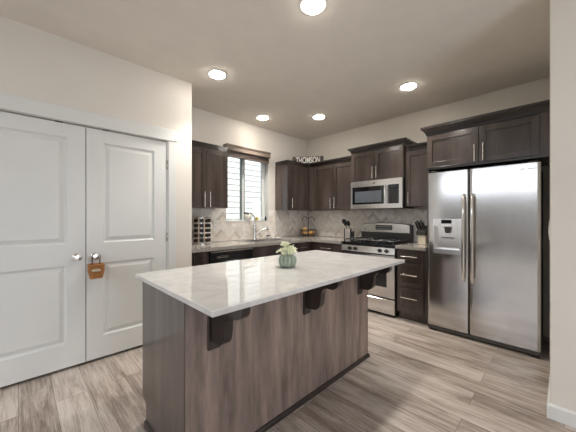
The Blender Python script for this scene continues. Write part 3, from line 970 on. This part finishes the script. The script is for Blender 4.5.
# plant on the island
px, py, pz = 1.345, 1.367, 0.9145
t = thing('potted_succulent', 'sage green ribbed pumpkin pot of pale succulents on the island', 'plant', (px, py, pz))
b = MB(); b.lathe([(0.034, 0.0), (0.05, 0.006), (0.062, 0.028), (0.066, 0.048), (0.062, 0.068), (0.05, 0.083), (0.042, 0.087), (0.036, 0.083), (0.03, 0.078)], (px, py, pz), 72, ribs=12, ribamp=0.16)
b.build('pot', M['sage'], t)
rnd = random.Random(5)
def leaf(b, base, d, L, w):
    d = d.normalized()
    side = d.cross(Vector((0, 0, 1)))
    side = side.normalized() if side.length > 1e-3 else Vector((1, 0, 0))
    nrm_ = side.cross(d)
    prof = [(0, 0.35), (0.35, 0.85), (0.65, 1.0), (0.88, 0.65), (1.0, 0.05)]
    v, f = [], []
    for tt, ww in prof:
        c = base + d * (L * tt) + Vector((0, 0, 1)) * (L * 0.22 * tt * tt)
        for s_, n_ in ((-1, 0), (0, 0.5), (1, 0), (0, -0.35)):
            v.append(c + side * (w * ww * s_) + nrm_ * (w * ww * n_))
    for i in range(len(prof) - 1):
        for k in range(4):
            k2 = (k + 1) % 4
            f.append((i * 4 + k, i * 4 + k2, i * 4 + 4 + k2, i * 4 + 4 + k))
    f += [(0, 1, 2, 3), (16, 17, 18, 19)]
    b._add(v, f, True)
heads = [(-0.04, 0.0, 0.03), (0.0, -0.02, 0.028), (0.035, -0.01, 0.03), (0.0, 0.03, 0.06), (-0.02, -0.035, 0.015), (0.045, 0.02, 0.04), (-0.01, 0.01, 0.07)]
for hx, hy, hz in heads:
    b = MB()
    c0 = Vector((px + hx * 0.5, py + hy * 0.5, pz + 0.078)); c1 = Vector((px + hx, py + hy, pz + 0.082 + hz))
    b.tube([c0, (c0 + c1) / 2, c1], 0.006, 6)
    for ring, (nl, el, L) in enumerate([(8, 0.15, 0.036), (7, 0.6, 0.032), (5, 1.05, 0.024)]):
        for k in range(nl):
            a = 2 * PI * (k + 0.5 * ring) / nl + rnd.uniform(-0.2, 0.2)
            e_ = el + rnd.uniform(-0.15, 0.15)
            leaf(b, c1, Vector((math.cos(a) * math.cos(e_), math.sin(a) * math.cos(e_), math.sin(e_))), L * rnd.uniform(0.85, 1.2), 0.0085)
    b.build('rosette', M['leaf'], t)
for k in range(4):
    b = MB()
    a = 2.2 + k * 1.3
    pts = [Vector((px + 0.03 * math.cos(a), py + 0.03 * math.sin(a), pz + 0.082))]
    for i in range(1, 6):
        pts.append(Vector((px + (0.03 + 0.009 * i) * math.cos(a), py + (0.03 + 0.009 * i) * math.sin(a), pz + 0.09 + 0.02 * math.sin(i * 0.55))))
    b.tube(pts, [0.004, 0.004, 0.0035, 0.003, 0.0025, 0.001], 6)
    for i in range(1, 6):
        for s_ in (-1, 1):
            leaf(b, pts[i], Vector((-math.sin(a) * s_ + 0.4 * math.cos(a), math.cos(a) * s_ + 0.4 * math.sin(a), 0.5)), 0.016, 0.005)
    b.build('trailing_sprig', M['leaf'], t)

# basket hanging on the right pantry knob
bx_, by_ = 0.473, YD - 0.07
zb0, zb1 = 0.742, 0.865
t = thing('hanging_basket', 'small tan woven basket hanging from the pantry door knob', 'basket', (bx_, by_, zb0))
b = MB()
def rrect(hw, hd, r, n=5):
    out = []
    for cx, cy, a0 in ((hw - r, hd - r, 0), (-hw + r, hd - r, 90), (-hw + r, -hd + r, 180), (hw - r, -hd + r, 270)):
        out += arc(cx, cy, r, a0, a0 + 90, n)
    return out
NR = 9
for i in range(NR):
    f_ = i / (NR - 1)
    hw, hd = 0.041 + 0.011 * math.sin(f_ * 2.0), 0.028 + 0.01 * f_
    z = zb0 + 0.007 + (zb1 - zb0 - 0.02) * f_
    p = [(bx_ + x, by_ + y, z + 0.0022 * math.sin(j * 1.9 + i * PI)) for j, (x, y) in enumerate(rrect(hw, hd, 0.018))]
    b.tube(p + [p[0]], 0.0068, 8, False)
pb = rrect(0.041, 0.027, 0.018)
b.prism(pb, lambda p, q, a: (bx_ + p, by_ + q, a), zb0, zb0 + 0.006)
b.build('weave', M['wicker'], t)
b = MB(); p = [(bx_ + x, by_ + y, zb1 - 0.006) for x, y in rrect(0.055, 0.04, 0.02)]
b.tube(p + [p[0]], 0.007, 8, False); b.build('rim', M['wicker'], t)
b = MB(); b.box(bx_ - 0.038, bx_ + 0.022, by_ - 0.047, by_ - 0.044, 0.807, 0.826); b.build('tag', M['cloth'], t)
b = MB()
for s_ in (-1, 1):
    pass
pts = [(bx_ - 0.026, by_ + 0.006, zb1 - 0.012), (bx_ - 0.028, by_ + 0.022, zb1 + 0.03)]
for i in range(9):
    a = PI - PI * i / 8
    pts.append((0.476 + 0.029 * math.cos(a), YD - 0.05, 0.925 + 0.022 * math.sin(a)))
pts[1] = (0.446, YD - 0.055, zb1 + 0.03)
pts += [(bx_ + 0.028, YD - 0.055, zb1 + 0.03), (bx_ + 0.026, by_ + 0.006, zb1 - 0.012)]
b.tube(pts, 0.0045, 8); b.build('handle', M['leather'], t)

# ================================================================== APPLIANCES
# microwave
XMW, Y0, Y1 = 3.545, 1.477, 2.252
t = thing('microwave', 'stainless over-the-range microwave under the cabinet', 'microwave', (3.74, 1.86, 1.38))
b = MB(); b.box(XMW + 0.026, R - 0.0085, Y0, Y1, 1.384, 1.784); b.build('body', M['black'], t)
def frame_y(b, x0, x1, y0, y1, z0, z1, hy0, hy1, hz0, hz1):
    b.box(x0, x1, y0, hy0, z0, z1); b.box(x0, x1, hy1, y1, z0, z1); b.box(x0, x1, hy0, hy1, z0, hz0); b.box(x0, x1, hy0, hy1, hz1, z1)
b = MB(); frame_y(b, XMW, XMW + 0.025, Y0, Y1, 1.386, 1.782, 1.73, 2.222, 1.447, 1.70); dr = b.build('door', M['steel_v'], t)
b = MB(); b.box(XMW + 0.003, XMW + 0.02, 1.7302, 2.2218, 1.4472, 1.6998); wd = b.build('window', M['glassblk'], dr)
b = MB(); b.box(XMW + 0.001, XMW + 0.0029, 1.765, 2.18, 1.475, 1.635); b.build('mesh_screen', M['screen'], wd)
b = MB(); b.box(XMW - 0.004, XMW - 0.0004, 1.523, 1.667, 1.447, 1.702, 0.0015); cp = b.build('control_panel', M['glassblk'], t)
b = MB(); b.box(XMW - 0.0055, XMW - 0.0042, 1.555, 1.64, 1.665, 1.688); b.build('display', M['led'], cp)
b = MB()
for r_ in range(8):
    for c_ in range(4):
        b.box(XMW - 0.0052, XMW - 0.0042, 1.535 + c_ * 0.033, 1.553 + c_ * 0.033, 1.46 + r_ * 0.024, 1.472 + r_ * 0.024)
b.build('buttons', M['grey'], cp)
b = MB(); b.tube([(XMW - 0.036, 1.698, 1.45), (XMW - 0.04, 1.698, 1.52), (XMW - 0.04, 1.698, 1.63), (XMW - 0.036, 1.698, 1.70)], 0.012, 12)
for z in (1.47, 1.68): b.tube([(XMW - 0.0005, 1.698, z), (XMW - 0.037, 1.698, z)], 0.008, 8)
b.build('handle', M['chrome'], dr)
b = MB(); b.lathe([(0.011, 0), (0.011, 0.002), (0.003, 0.0025)], (XMW - 0.0004, 1.875, 1.742), 20, (-1, 0, 0)); b.build('badge', M['grey'], dr)

# range
Y0, Y1 = 1.476, 2.262
XR = 3.318
t = thing('gas_range', 'stainless gas range with black grates between the counters', 'range', (3.6, 1.87, 0))
b = MB(); b.box(XR + 0.032, R - 0.03, Y0, Y1, 0.05, 0.895); b.box(XR + 0.06, R - 0.03, Y0 + 0.03, Y1 - 0.03, 0.001, 0.05); b.build('body', M['black'], t)
b = MB(); frame_y(b, XR, XR + 0.03, Y0 + 0.004, Y1 - 0.004, 0.24, 0.775, Y0 + 0.105, Y1 - 0.105, 0.37, 0.63); dr = b.build('oven_door', M['steel'], t)
b = MB(); b.box(XR + 0.003, XR + 0.028, Y0 + 0.1052, Y1 - 0.1052, 0.3702, 0.6298); b.build('window', M['glassblk'], dr)
b = MB(); b.tube([(XR - 0.045, Y0 + 0.05, 0.725), (XR - 0.05, Y0 + 0.2, 0.727), (XR - 0.05, Y1 - 0.2, 0.727), (XR - 0.045, Y1 - 0.05, 0.725)], 0.012, 12)
for y in (Y0 + 0.07, Y1 - 0.07): b.tube([(XR - 0.0005, y, 0.725), (XR - 0.046, y, 0.725)], 0.009, 8)
b.build('handle', M['steel_v'], dr)
b = MB(); b.box(XR + 0.002, XR + 0.031, Y0 + 0.004, Y1 - 0.004, 0.035, 0.218, 0.004); b.build('storage_drawer', M['steel'], t)
b = MB(); b.prism([(XR - 0.006, 0.79), (XR + 0.031, 0.79), (XR + 0.031, 0.872), (XR + 0.01, 0.872)], lambda p, q, a: (p, a, q), Y0 + 0.002, Y1 - 0.002); cp = b.build('control_panel', M['steel_v'], t)
for y in (2.12, 2.03, 1.675, 1.583):
    b = MB(); b.lathe([(0.024, 0), (0.024, 0.006), (0.019, 0.01), (0.017, 0.03), (0.014, 0.033)], (XR - 0.0005, y, 0.831), 20, (-1, 0, 0.18))
    b.box(XR - 0.038, XR - 0.03, y - 0.004, y + 0.004, 0.822, 0.852)
    b.build('knob', M['black'], cp)
b = MB(); b.box(XR - 0.002, R - 0.09, Y0, Y1, 0.8955, 0.916, 0.005, 2); b.build('cooktop', M['enamel'], t)
for cx, cy, r_ in ((3.46, 1.66, 0.05), (3.46, 2.08, 0.05), (3.72, 1.66, 0.04), (3.72, 2.08, 0.04), (3.59, 1.87, 0.045)):
    b = MB(); b.lathe([(r_, 0.9165), (r_, 0.924), (r_ * 0.8, 0.926), (r_ * 0.8, 0.934), (0.01, 0.936)], (cx, cy, 0), 20); b.build('burner', M['black'], t)
for ya, yb in ((Y0 + 0.03, 1.735), (1.745, 1.995), (2.005, Y1 - 0.03)):
    b = MB()
    xa, xb = XR + 0.03, R - 0.13
    ym = (ya + yb) / 2
    zt, zl = 0.958, 0.946
    for y in (ya, yb): b.box(xa, xb, y, y + (0.014 if y == ya else -0.014), zl, zt, 0.003)
    for x in (xa, xb, (xa + xb) / 2): b.box(x - 0.007, x + 0.007, ya, yb, zl, zt, 0.003)
    for x0, x1 in ((xa, xa + 0.09), (xb - 0.09, xb), ((xa + xb) / 2 - 0.08, (xa + xb) / 2 + 0.08)): b.box(x0, x1, ym - 0.007, ym + 0.007, zl, zt + 0.003, 0.003)
    for x in (xa, xb):
        for y in (ya, yb - 0.014): b.box(x - 0.007, x + 0.007, y, y + 0.014, 0.9165, zl)
    b.build('grate', M['iron'], t)
XG = R - 0.085
bg = []
for i in range(13):
    f_ = i / 12
    bg.append((Y0 + 0.006 + (Y1 - Y0 - 0.012) * f_, 1.152 + 0.03 * math.sin(PI * f_) ** 0.6))
b = MB(); b.box(XG, R - 0.03, Y0 + 0.004, Y1 - 0.004, 0.9, 1.03); b.build('back_riser', M['grey'], t)
b = MB(); b.prism([(Y0 + 0.004, 1.0305)] + bg[::1] + [(Y1 - 0.004, 1.0305)], lambda p, q, a: (a, p, q), XG - 0.002, R - 0.032); gp = b.build('backguard', M['grey'], t)
b = MB(); b.prism([(Y0 + 0.03, 1.04)] + [(min(max(y, Y0 + 0.03), Y1 - 0.012), z - 0.008) for y, z in bg] + [(Y1 - 0.012, 1.04)], lambda p, q, a: (a, p, q), XG - 0.012, XG - 0.0022); fa = b.build('fascia', M['steel_v'], gp)
b = MB(); b.box(XG - 0.0145, XG - 0.0122, 1.755, 2.01, 1.075, 1.145); b.build('control_display', M['grey'], fa)
b = MB()
for r_ in range(2):
    for c_ in range(7): b.box(XG - 0.0158, XG - 0.0147, 1.768 + c_ * 0.034, 1.79 + c_ * 0.034, 1.085 + r_ * 0.03, 1.1 + r_ * 0.03)
b.build('buttons', M['lens_off'], gp)

# fridge
FX, Y0, Y1 = 3.2935, 0.1445, 1.0865
t = thing('refrigerator', 'stainless side-by-side fridge with water dispenser', 'fridge', (3.6, 0.615, 0))
b = MB(); b.box(FX + 0.075, R - 0.03, Y0 + 0.012, Y1 - 0.012, 0.02, 1.735, 0.004); b.build('case', M['grey'], t)
SPL = 0.690
def bowed(y0, y1, n=16, bow=0.004, r=0.012):
    out = []
    for i in range(n + 1):
        f_ = i / n
        y = y0 + (y1 - y0) * f_
        x = FX + bow * (2 * f_ - 1) ** 2
        e_ = min(y - y0, y1 - y)
        if e_ < r: x += r - math.sqrt(max(0, r * r - (r - e_) ** 2))
        out.append((y, x))
    return out
def door_ring(y0, y1):
    ys = bowed(y0, y1)
    ys = [(y0, ys[0][1])] + [(y0 + 0.003, FX + 0.0095)] + [(y0 + 0.007, FX + 0.0055)] + [(y0 + 0.0125, FX + 0.0038)] + ys[1:-1] + [(y1 - 0.0125, FX + 0.0038), (y1 - 0.007, FX + 0.0055), (y1 - 0.003, FX + 0.0095)] + [(y1, ys[-1][1])]
    return ys
def slab(b, ring, z0, z1):
    poly = [(x, y) for y, x in ring] + [(FX + 0.07, ring[-1][0]), (FX + 0.07, ring[0][0])]
    b.prism(poly, lambda p, q, a: (p, q, a), z0, z1)
def smooth_front(o):
    for p in o.data.polygons:
        if p.normal.x < -0.6: p.use_smooth = True
    flags = [p.use_smooth for p in o.data.polygons]
    o.data.set_sharp_from_angle(angle=math.radians(25))
    o.data.polygons.foreach_set('use_smooth', flags)
FZ0, FZ1 = 0.062, 1.757
b = MB(); slab(b, door_ring(Y0, SPL - 0.004), FZ0, FZ1)
dR = b.build('freezer_door' if False else 'door', M['steel'], t); smooth_front(dR)
# left door with the dispenser recess cut out of it
ring = door_ring(SPL + 0.004, Y1)
dy0, dy1, dz0, dz1 = 0.772, 1.018, 0.885, 1.165
def sub(ring, a, c):
    def at(y):
        for (ya, xa), (yb, xb) in zip(ring, ring[1:]):
            if ya <= y <= yb and yb > ya: return xa + (xb - xa) * (y - ya) / (yb - ya)
        return ring[0][1]
    return [(a, at(a))] + [(y, x) for y, x in ring if a + 1e-4 < y < c - 1e-4] + [(c, at(c))]
b = MB()
slab(b, ring, FZ0, dz0); slab(b, ring, dz1, FZ1)
slab(b, sub(ring, SPL + 0.004, dy0), dz0, dz1); slab(b, sub(ring, dy1, Y1), dz0, dz1)
dL = b.build('door', M['steel'], t); smooth_front(dL)
b = MB()
xd = FX + 0.062
b.box(xd, xd + 0.006, dy0 + 0.001, dy1 - 0.001, dz0 + 0.001, dz1 - 0.001)
b.box(FX + 0.003, xd, dy0 + 0.001, dy0 + 0.005, dz0 + 0.001, dz1 - 0.001); b.box(FX + 0.003, xd, dy1 - 0.005, dy1 - 0.001, dz0 + 0.001, dz1 - 0.001)
b.box(FX + 0.003, xd, dy0 + 0.001, dy1 - 0.001, dz1 - 0.006, dz1 - 0.001); b.box(FX - 0.012, xd, dy0 + 0.001, dy1 - 0.001, dz0 + 0.001, dz0 + 0.03)
dp = b.build('dispenser', M['steel_v'], dL)
b = MB(); frame_y(b, FX - 0.007, FX + 0.0028, dy0 - 0.018, dy1 + 0.01, dz0 - 0.02, 1.245, dy0 + 0.002, dy1 - 0.002, dz0 + 0.031, dz1)
b.build('bezel', M['steel_v'], dp)
b = MB(); b.box(FX - 0.0095, FX - 0.0072, 0.845, 0.945, 1.195, 1.235); b.build('display', M['glassblk'], dp)
b = MB()
for k in range(3): b.box(FX - 0.0092, FX - 0.0072, 0.855 + k * 0.031, 0.876 + k * 0.031, 1.172, 1.186)
b.build('buttons', M['plate'], dp)
b = MB(); b.prism([(0.865, 1.158), (0.925, 1.158), (0.915, 1.09), (0.875, 1.09)], lambda p, q, a: (a, p, q), FX + 0.025, FX + 0.05); b.box(FX + 0.02, FX + 0.045, 0.835, 0.955, 1.035, 1.042); b.build('paddle', M['grey'], dp)
for y, (dd) in ((0.728, dL), (0.652, dR)):
    b = MB()
    zz = [0.60, 0.64, 0.8, 1.05, 1.3, 1.46, 1.50]
    xs = [0.03, 0.046, 0.054, 0.058, 0.054, 0.046, 0.03]
    b.tube([(FX - x, y, z) for x, z in zip(xs, zz)], [0.011, 0.014, 0.0155, 0.0155, 0.0155, 0.014, 0.011], 14)
    for z in (0.62, 1.48): b.tube([(FX + 0.006, y, z), (FX - 0.038, y, z)], 0.011, 10)
    b.build('handle', M['chrome'], dd)['label'] = 'long bowed steel handle'
b = MB(); b.prism([(FX + 0.02, 0.006), (FX + 0.07, 0.006), (FX + 0.07, 0.055), (FX + 0.008, 0.055), (FX + 0.004, 0.03)], lambda p, q, a: (p, a, q), Y0 + 0.01, Y1 - 0.01); b.build('kick_grille', M['grey'], t)
for y in (Y0 + 0.04, Y1 - 0.05):
    b = MB(); b.box(FX + 0.01, FX + 0.06, y - 0.03, y + 0.03, 0.0008, 0.0055); b.build('foot', M['black'], t)
b = MB()
for y0_, y1_ in ((0.245, 0.285), (0.172, 0.235)):
    y = y1_
    while y > y0_ + 0.006:
        b.box(FX - 0.0012, FX + 0.006, y - 0.006, y, 1.7, 1.710); y -= 0.009
b.build('badge', M['lens_off'], dR)
for y in (Y0 + 0.05, Y1 - 0.05):
    b = MB(); b.box(FX + 0.03, FX + 0.16, y - 0.03, y + 0.03, 1.7575, 1.778, 0.004); b.build('hinge_cover', M['grey'], t)

# ================================================================== COUNTER THINGS
zc = ZT + 0.001
# spice rack with jars
sx, sy = 1.69, 3.315
t = thing('spice_rack', 'round steel spice rack at the left end of the counter', 'spice rack', (sx, sy, zc))
b = MB(); b.lathe([(0.11, 0), (0.112, 0.006), (0.11, 0.014), (0.05, 0.018)], (sx, sy, zc), 32); b.build('base', M['chrome'], t)
b = MB(); b.lathe([(0.09, 0.34), (0.092, 0.345), (0.09, 0.352), (0.02, 0.356)], (sx, sy, zc), 32); b.build('top_plate', M['chrome'], t)
b = MB(); b.lathe([(0.028, 0.018), (0.028, 0.3395)], (sx, sy, zc), 20); b.build('column', M['steel_v'], t)
angs = [math.radians(a) for a in (-160, -115, -70, -25)]
for a in [math.radians(q) for q in (-137.5, -92.5, -47.5)]:
    b = MB()
    cx, cy = sx + 0.088 * math.cos(a), sy + 0.088 * math.sin(a)
    d = Vector((math.cos(a), math.sin(a), 0)); s_ = Vector((-math.sin(a), math.cos(a), 0))
    rot = Matrix((d, s_, Vector((0, 0, 1)))).transposed()
    b.obox((cx, cy, zc + 0.179), (0.006, 0.017, 0.32), rot, 0.002)
    b.build('upright', M['chrome'], t)
rows = ['bottom', 'second-lowest', 'middle', 'second-highest', 'top']
cols = ['leftmost', 'second from left', 'third from left', 'rightmost']
for ci, a in enumerate(angs):
    d = Vector((math.cos(a), math.sin(a), 0))
    for ri in range(5):
        z = zc + 0.052 + ri * 0.063
        c = Vector((sx, sy, z)) + d * 0.036
        j = thing('spice_jar', 'black-lidded spice jar in the %s row, %s column of the rack' % (rows[ri], cols[ci]), 'jar', c, 'spice jars in the rack')
        b = MB(); b.lathe([(0.018, 0), (0.021, 0.004), (0.021, 0.052), (0.017, 0.056)], c, 14, d); b.build('jar_body', M['spice'], j)
        b = MB(); b.lathe([(0.023, 0.0565), (0.023, 0.076), (0.02, 0.079), (0.004, 0.0792)], c, 16, d); b.build('lid', M['black'], j)

# fruit basket with two hooks
qx, qy = 3.75, 3.27
t = thing('fruit_basket', 'black wire fruit basket with a double banana hook in the counter corner', 'fruit basket', (qx, qy, zc))
b = MB()
BP = [(0.075, 0.004), (0.11, 0.018), (0.135, 0.05), (0.147, 0.095), (0.15, 0.118)]
for k in range(20):
    a = 2 * PI * k / 20
    b.tube([(qx + r_ * math.cos(a), qy + r_ * math.sin(a), zc + h_) for r_, h_ in BP], 0.0028, 6)
for r_, h_ in ((0.11, 0.018), (0.135, 0.05)):
    p = [(qx + r_ * math.cos(2 * PI * i / 32), qy + r_ * math.sin(2 * PI * i / 32), zc + h_) for i in range(33)]
    b.tube(p, 0.0025, 6, False)
b.build('wire_bowl', M['iron'], t)
b = MB(); b.lathe([(0.002, 0.0), (0.078, 0.0), (0.08, 0.004), (0.076, 0.008), (0.002, 0.008)], (qx, qy, zc), 28); b.build('base_plate', M['bowlwood'], t)
b = MB()
b.tube([(qx, qy, zc + 0.0082), (qx, qy, zc + 0.30)], 0.007, 10)
dv = Vector((0.69, -0.71, 0))
for s_ in (-1, 1):
    pts = []
    for i in range(12):
        a = PI * 1.15 * i / 11
        pts.append(Vector((qx, qy, zc + 0.30 + 0.055 * math.sin(a))) + dv * (s_ * 0.055 * (1 - math.cos(a))))
    b.tube(pts, 0.006, 8)
b.build('hook_stand', M['iron'], t)
rim = MB(); p = [(qx + 0.147 * math.cos(2 * PI * i / 32), qy + 0.147 * math.sin(2 * PI * i / 32), zc + 0.12) for i in range(33)]
rim.tube(p, 0.0045, 8, False); rim.build('wire_rim', M['iron'], t)
G = 'fruit in the bowl'
for k, (dx, dy, z, r_, m, lab) in enumerate([(-0.078, -0.005, 0.062, 0.042, 'apple', 'tan fruit at the front middle of the wire basket'), (-0.03, -0.082, 0.064, 0.042, 'orange', 'orange fruit at the right front of the wire basket'),
        (-0.03, 0.082, 0.064, 0.042, 'orange', 'orange fruit at the left front of the wire basket'), (0.06, -0.055, 0.064, 0.042, 'apple', 'tan fruit at the back right of the wire basket'), (0.06, 0.055, 0.064, 0.042, 'orange', 'orange fruit at the back left of the wire basket'),
        (-0.045, 0.045, 0.132, 0.041, 'apple', 'pale tan fruit lying on top of the others in the basket')]):
    f_ = thing('fruit', lab, 'fruit', (qx + dx, qy + dy, zc + z), G)
    b = MB(); b.ball((qx + dx, qy + dy, zc + z), r_, 1, 1, 0.92); b.build('flesh', M[m], f_)
    b = MB(); b.tube([(qx + dx, qy + dy, zc + z + r_ * 0.88), (qx + dx + 0.004, qy + dy, zc + z + r_ * 0.92 + 0.01)], 0.0025, 6); b.build('stem', M['leather'], f_)

# utensil holder
ux, uy = 3.70, 2.372
t = thing('utensil_holder', 'square steel utensil holder left of the range', 'holder', (ux, uy, zc))
b = MB()
hs = 0.055
b.box(ux - hs, ux + hs, uy - hs, uy + hs, zc, zc + 0.005)
for q in (-1, 1):
    b.box(ux + q * hs, ux + q * (hs - 0.004), uy - hs, uy + hs, zc + 0.005, zc + 0.17)
    b.box(ux - hs + 0.004, ux + hs - 0.004, uy + q * hs, uy + q * (hs - 0.004), zc + 0.005, zc + 0.17)
b.build('body', M['steel_v'], t)
for y in (uy - hs - 0.002, uy + hs + 0.002):
    b = MB(); b.box(ux - hs - 0.002, ux - hs + 0.01, y - 0.008, y + 0.008, zc, zc + 0.172); b.build('corner_post', M['black'], t)
G = 'black cooking utensils'
def utensil(lab, base, top, kind):
    base, top = Vector(base), Vector(top)
    t = thing('cooking_' + kind, lab, kind, base, G)
    b = MB(); b.tube([base, top], 0.006, 8); b.build('handle', M['black'], t)
    d = (top - base).normalized()
    b = MB()
    side = d.cross(Vector((-1, 0, 0))).normalized()
    nn = side.cross(d).normalized()
    rot = Matrix((side, nn, d)).transposed()
    if kind == 'spatula':
        b.obox(top + d * 0.045, (0.06, 0.005, 0.088), rot, 0.002)
    else:
        n0 = len(b.bm.verts)
        b.ball((0, 0, 0), 0.036, 1, 0.38, 1.25)
        b.bm.verts.ensure_lookup_table()
        for vv in b.bm.verts[n0:]: vv.co = rot @ vv.co + top + d * 0.046
    b.build('head', M['black'], t)
utensil('black spoon leaning furthest left out of the utensil holder', (ux + 0.012, uy - 0.02, zc + 0.012), (ux - 0.03, uy + 0.06, zc + 0.235), 'spoon')
utensil('black spatula leaning left in the middle of the utensil holder', (ux - 0.01, uy - 0.025, zc + 0.012), (ux - 0.045, uy + 0.035, zc + 0.22), 'spatula')
utensil('black spoon standing most upright in the utensil holder', (ux + 0.02, uy - 0.03, zc + 0.012), (ux + 0.0, uy + 0.01, zc + 0.205), 'spoon')

# knife block
kx, ky = 3.72, 1.285
t = thing('knife_block', 'cream and black knife block between range and fridge', 'knife block', (kx, ky, zc))
b = MB(); b.box(kx - 0.05, kx + 0.03, ky - 0.05, ky + 0.045, zc, zc + 0.115, 0.004); b.build('front_block', M['cream'], t)
b = MB(); b.prism([(kx + 0.031, zc), (kx + 0.13, zc), (kx + 0.15, zc + 0.235), (kx + 0.06, zc + 0.2), (kx + 0.031, zc + 0.13)], lambda p, q, a: (p, a, q), ky - 0.05, ky + 0.06)
b.prism([(kx - 0.06, zc + 0.1155), (kx + 0.0305, zc + 0.1155), (kx + 0.0305, zc + 0.20), (kx - 0.065, zc + 0.165)], lambda p, q, a: (p, a, q), ky - 0.05, ky + 0.06)
b.build('slotted_block', M['grey'], t)
G = 'black-handled knives in the block'
for k in range(5):
    y = ky + 0.045 - k * 0.022
    base = Vector((kx - 0.025 + 0.006 * (k % 2), y, zc + 0.183 + 0.006 * (k % 2)))
    d = Vector((-0.42, 0.18, 0.9)).normalized()
    L = (0.1, 0.115, 0.105, 0.12, 0.1)[k]
    kn = thing('knife', 'black-handled knife, %s in the knife block' % ['first from the left', 'second from the left', 'in the middle', 'second from the right', 'first from the right'][k], 'knife', base, G)
    side = d.cross(Vector((0, 1, 0))).normalized()
    rot = Matrix((side, d.cross(side).normalized(), d)).transposed()
    b = MB(); b.obox(base + d * (0.012 + L / 2), (0.024, 0.014, L), rot, 0.003); b.build('handle', M['black'], kn)
    b = MB(); b.obox(base + d * 0.006, (0.022, 0.008, 0.011), rot); b.build('bolster', M['chrome'], kn)
    b = MB(); b.obox(base + d * (0.012 + L + 0.003), (0.022, 0.012, 0.005), rot); b.build('end_cap', M['chrome'], kn)

# letter sign on the corner cabinets
p0, p1 = Vector((3.47, 3.375, 2.2)), Vector((3.775, 2.965, 2.2))
dirv = (p1 - p0).normalized()
L = (p1 - p0).length
ang = math.atan2(dirv.y, dirv.x)
cen = (p0 + p1) / 2
t = thing('name_sign', 'dark wooden sign with raised white letters atop the corner cabinets', 'sign', (cen.x, cen.y, 2.199))
up = Vector((0, 0, 1)); nn = dirv.cross(up)
rot = Matrix((dirv, -nn, up)).transposed()
b = MB(); b.obox(cen + up * 0.066, (L - 0.03, 0.022, 0.125), rot, 0.003); b.build('board', M['signwood'], t)
for s_ in (-1, 1):
    b = MB(); b.lathe([(0.028, 0), (0.03, 0.01), (0.03, 0.115), (0.022, 0.128), (0.006, 0.132)], cen + dirv * (s_ * (L / 2 - 0.012)), 16); b.build('scroll_end', M['signwood'], t)
cu = bpy.data.curves.new('lettering_text', 'FONT')
cu.body = 'THOMSON'
cu.size = 0.15
cu.align_x = 'CENTER'
cu.extrude = 0.004
cu.offset = 0.004
tmp = bpy.data.objects.new('lettering_text', cu)
COL.objects.link(tmp)
bpy.context.view_layer.update()
me = bpy.data.meshes.new_from_object(tmp.evaluated_get(bpy.context.evaluated_depsgraph_get()))
bpy.data.objects.remove(tmp)
xs = [v.co.x for v in me.vertices]
wid = max(xs) - min(xs); mid = (max(xs) + min(xs)) / 2
tl = Vector(t.location)
for v in me.vertices:
    p = v.co.copy()
    w_ = cen + dirv * ((p.x - mid) * (L - 0.085) / wid) + up * (0.012 + p.y) + nn * (0.0155 + p.z)
    v.co = w_ - tl
me.materials.clear(); me.materials.append(M['plate'])
o = bpy.data.objects.new('lettering', me); COL.objects.link(o); o.parent = t
o['label'] = 'white capital letters'
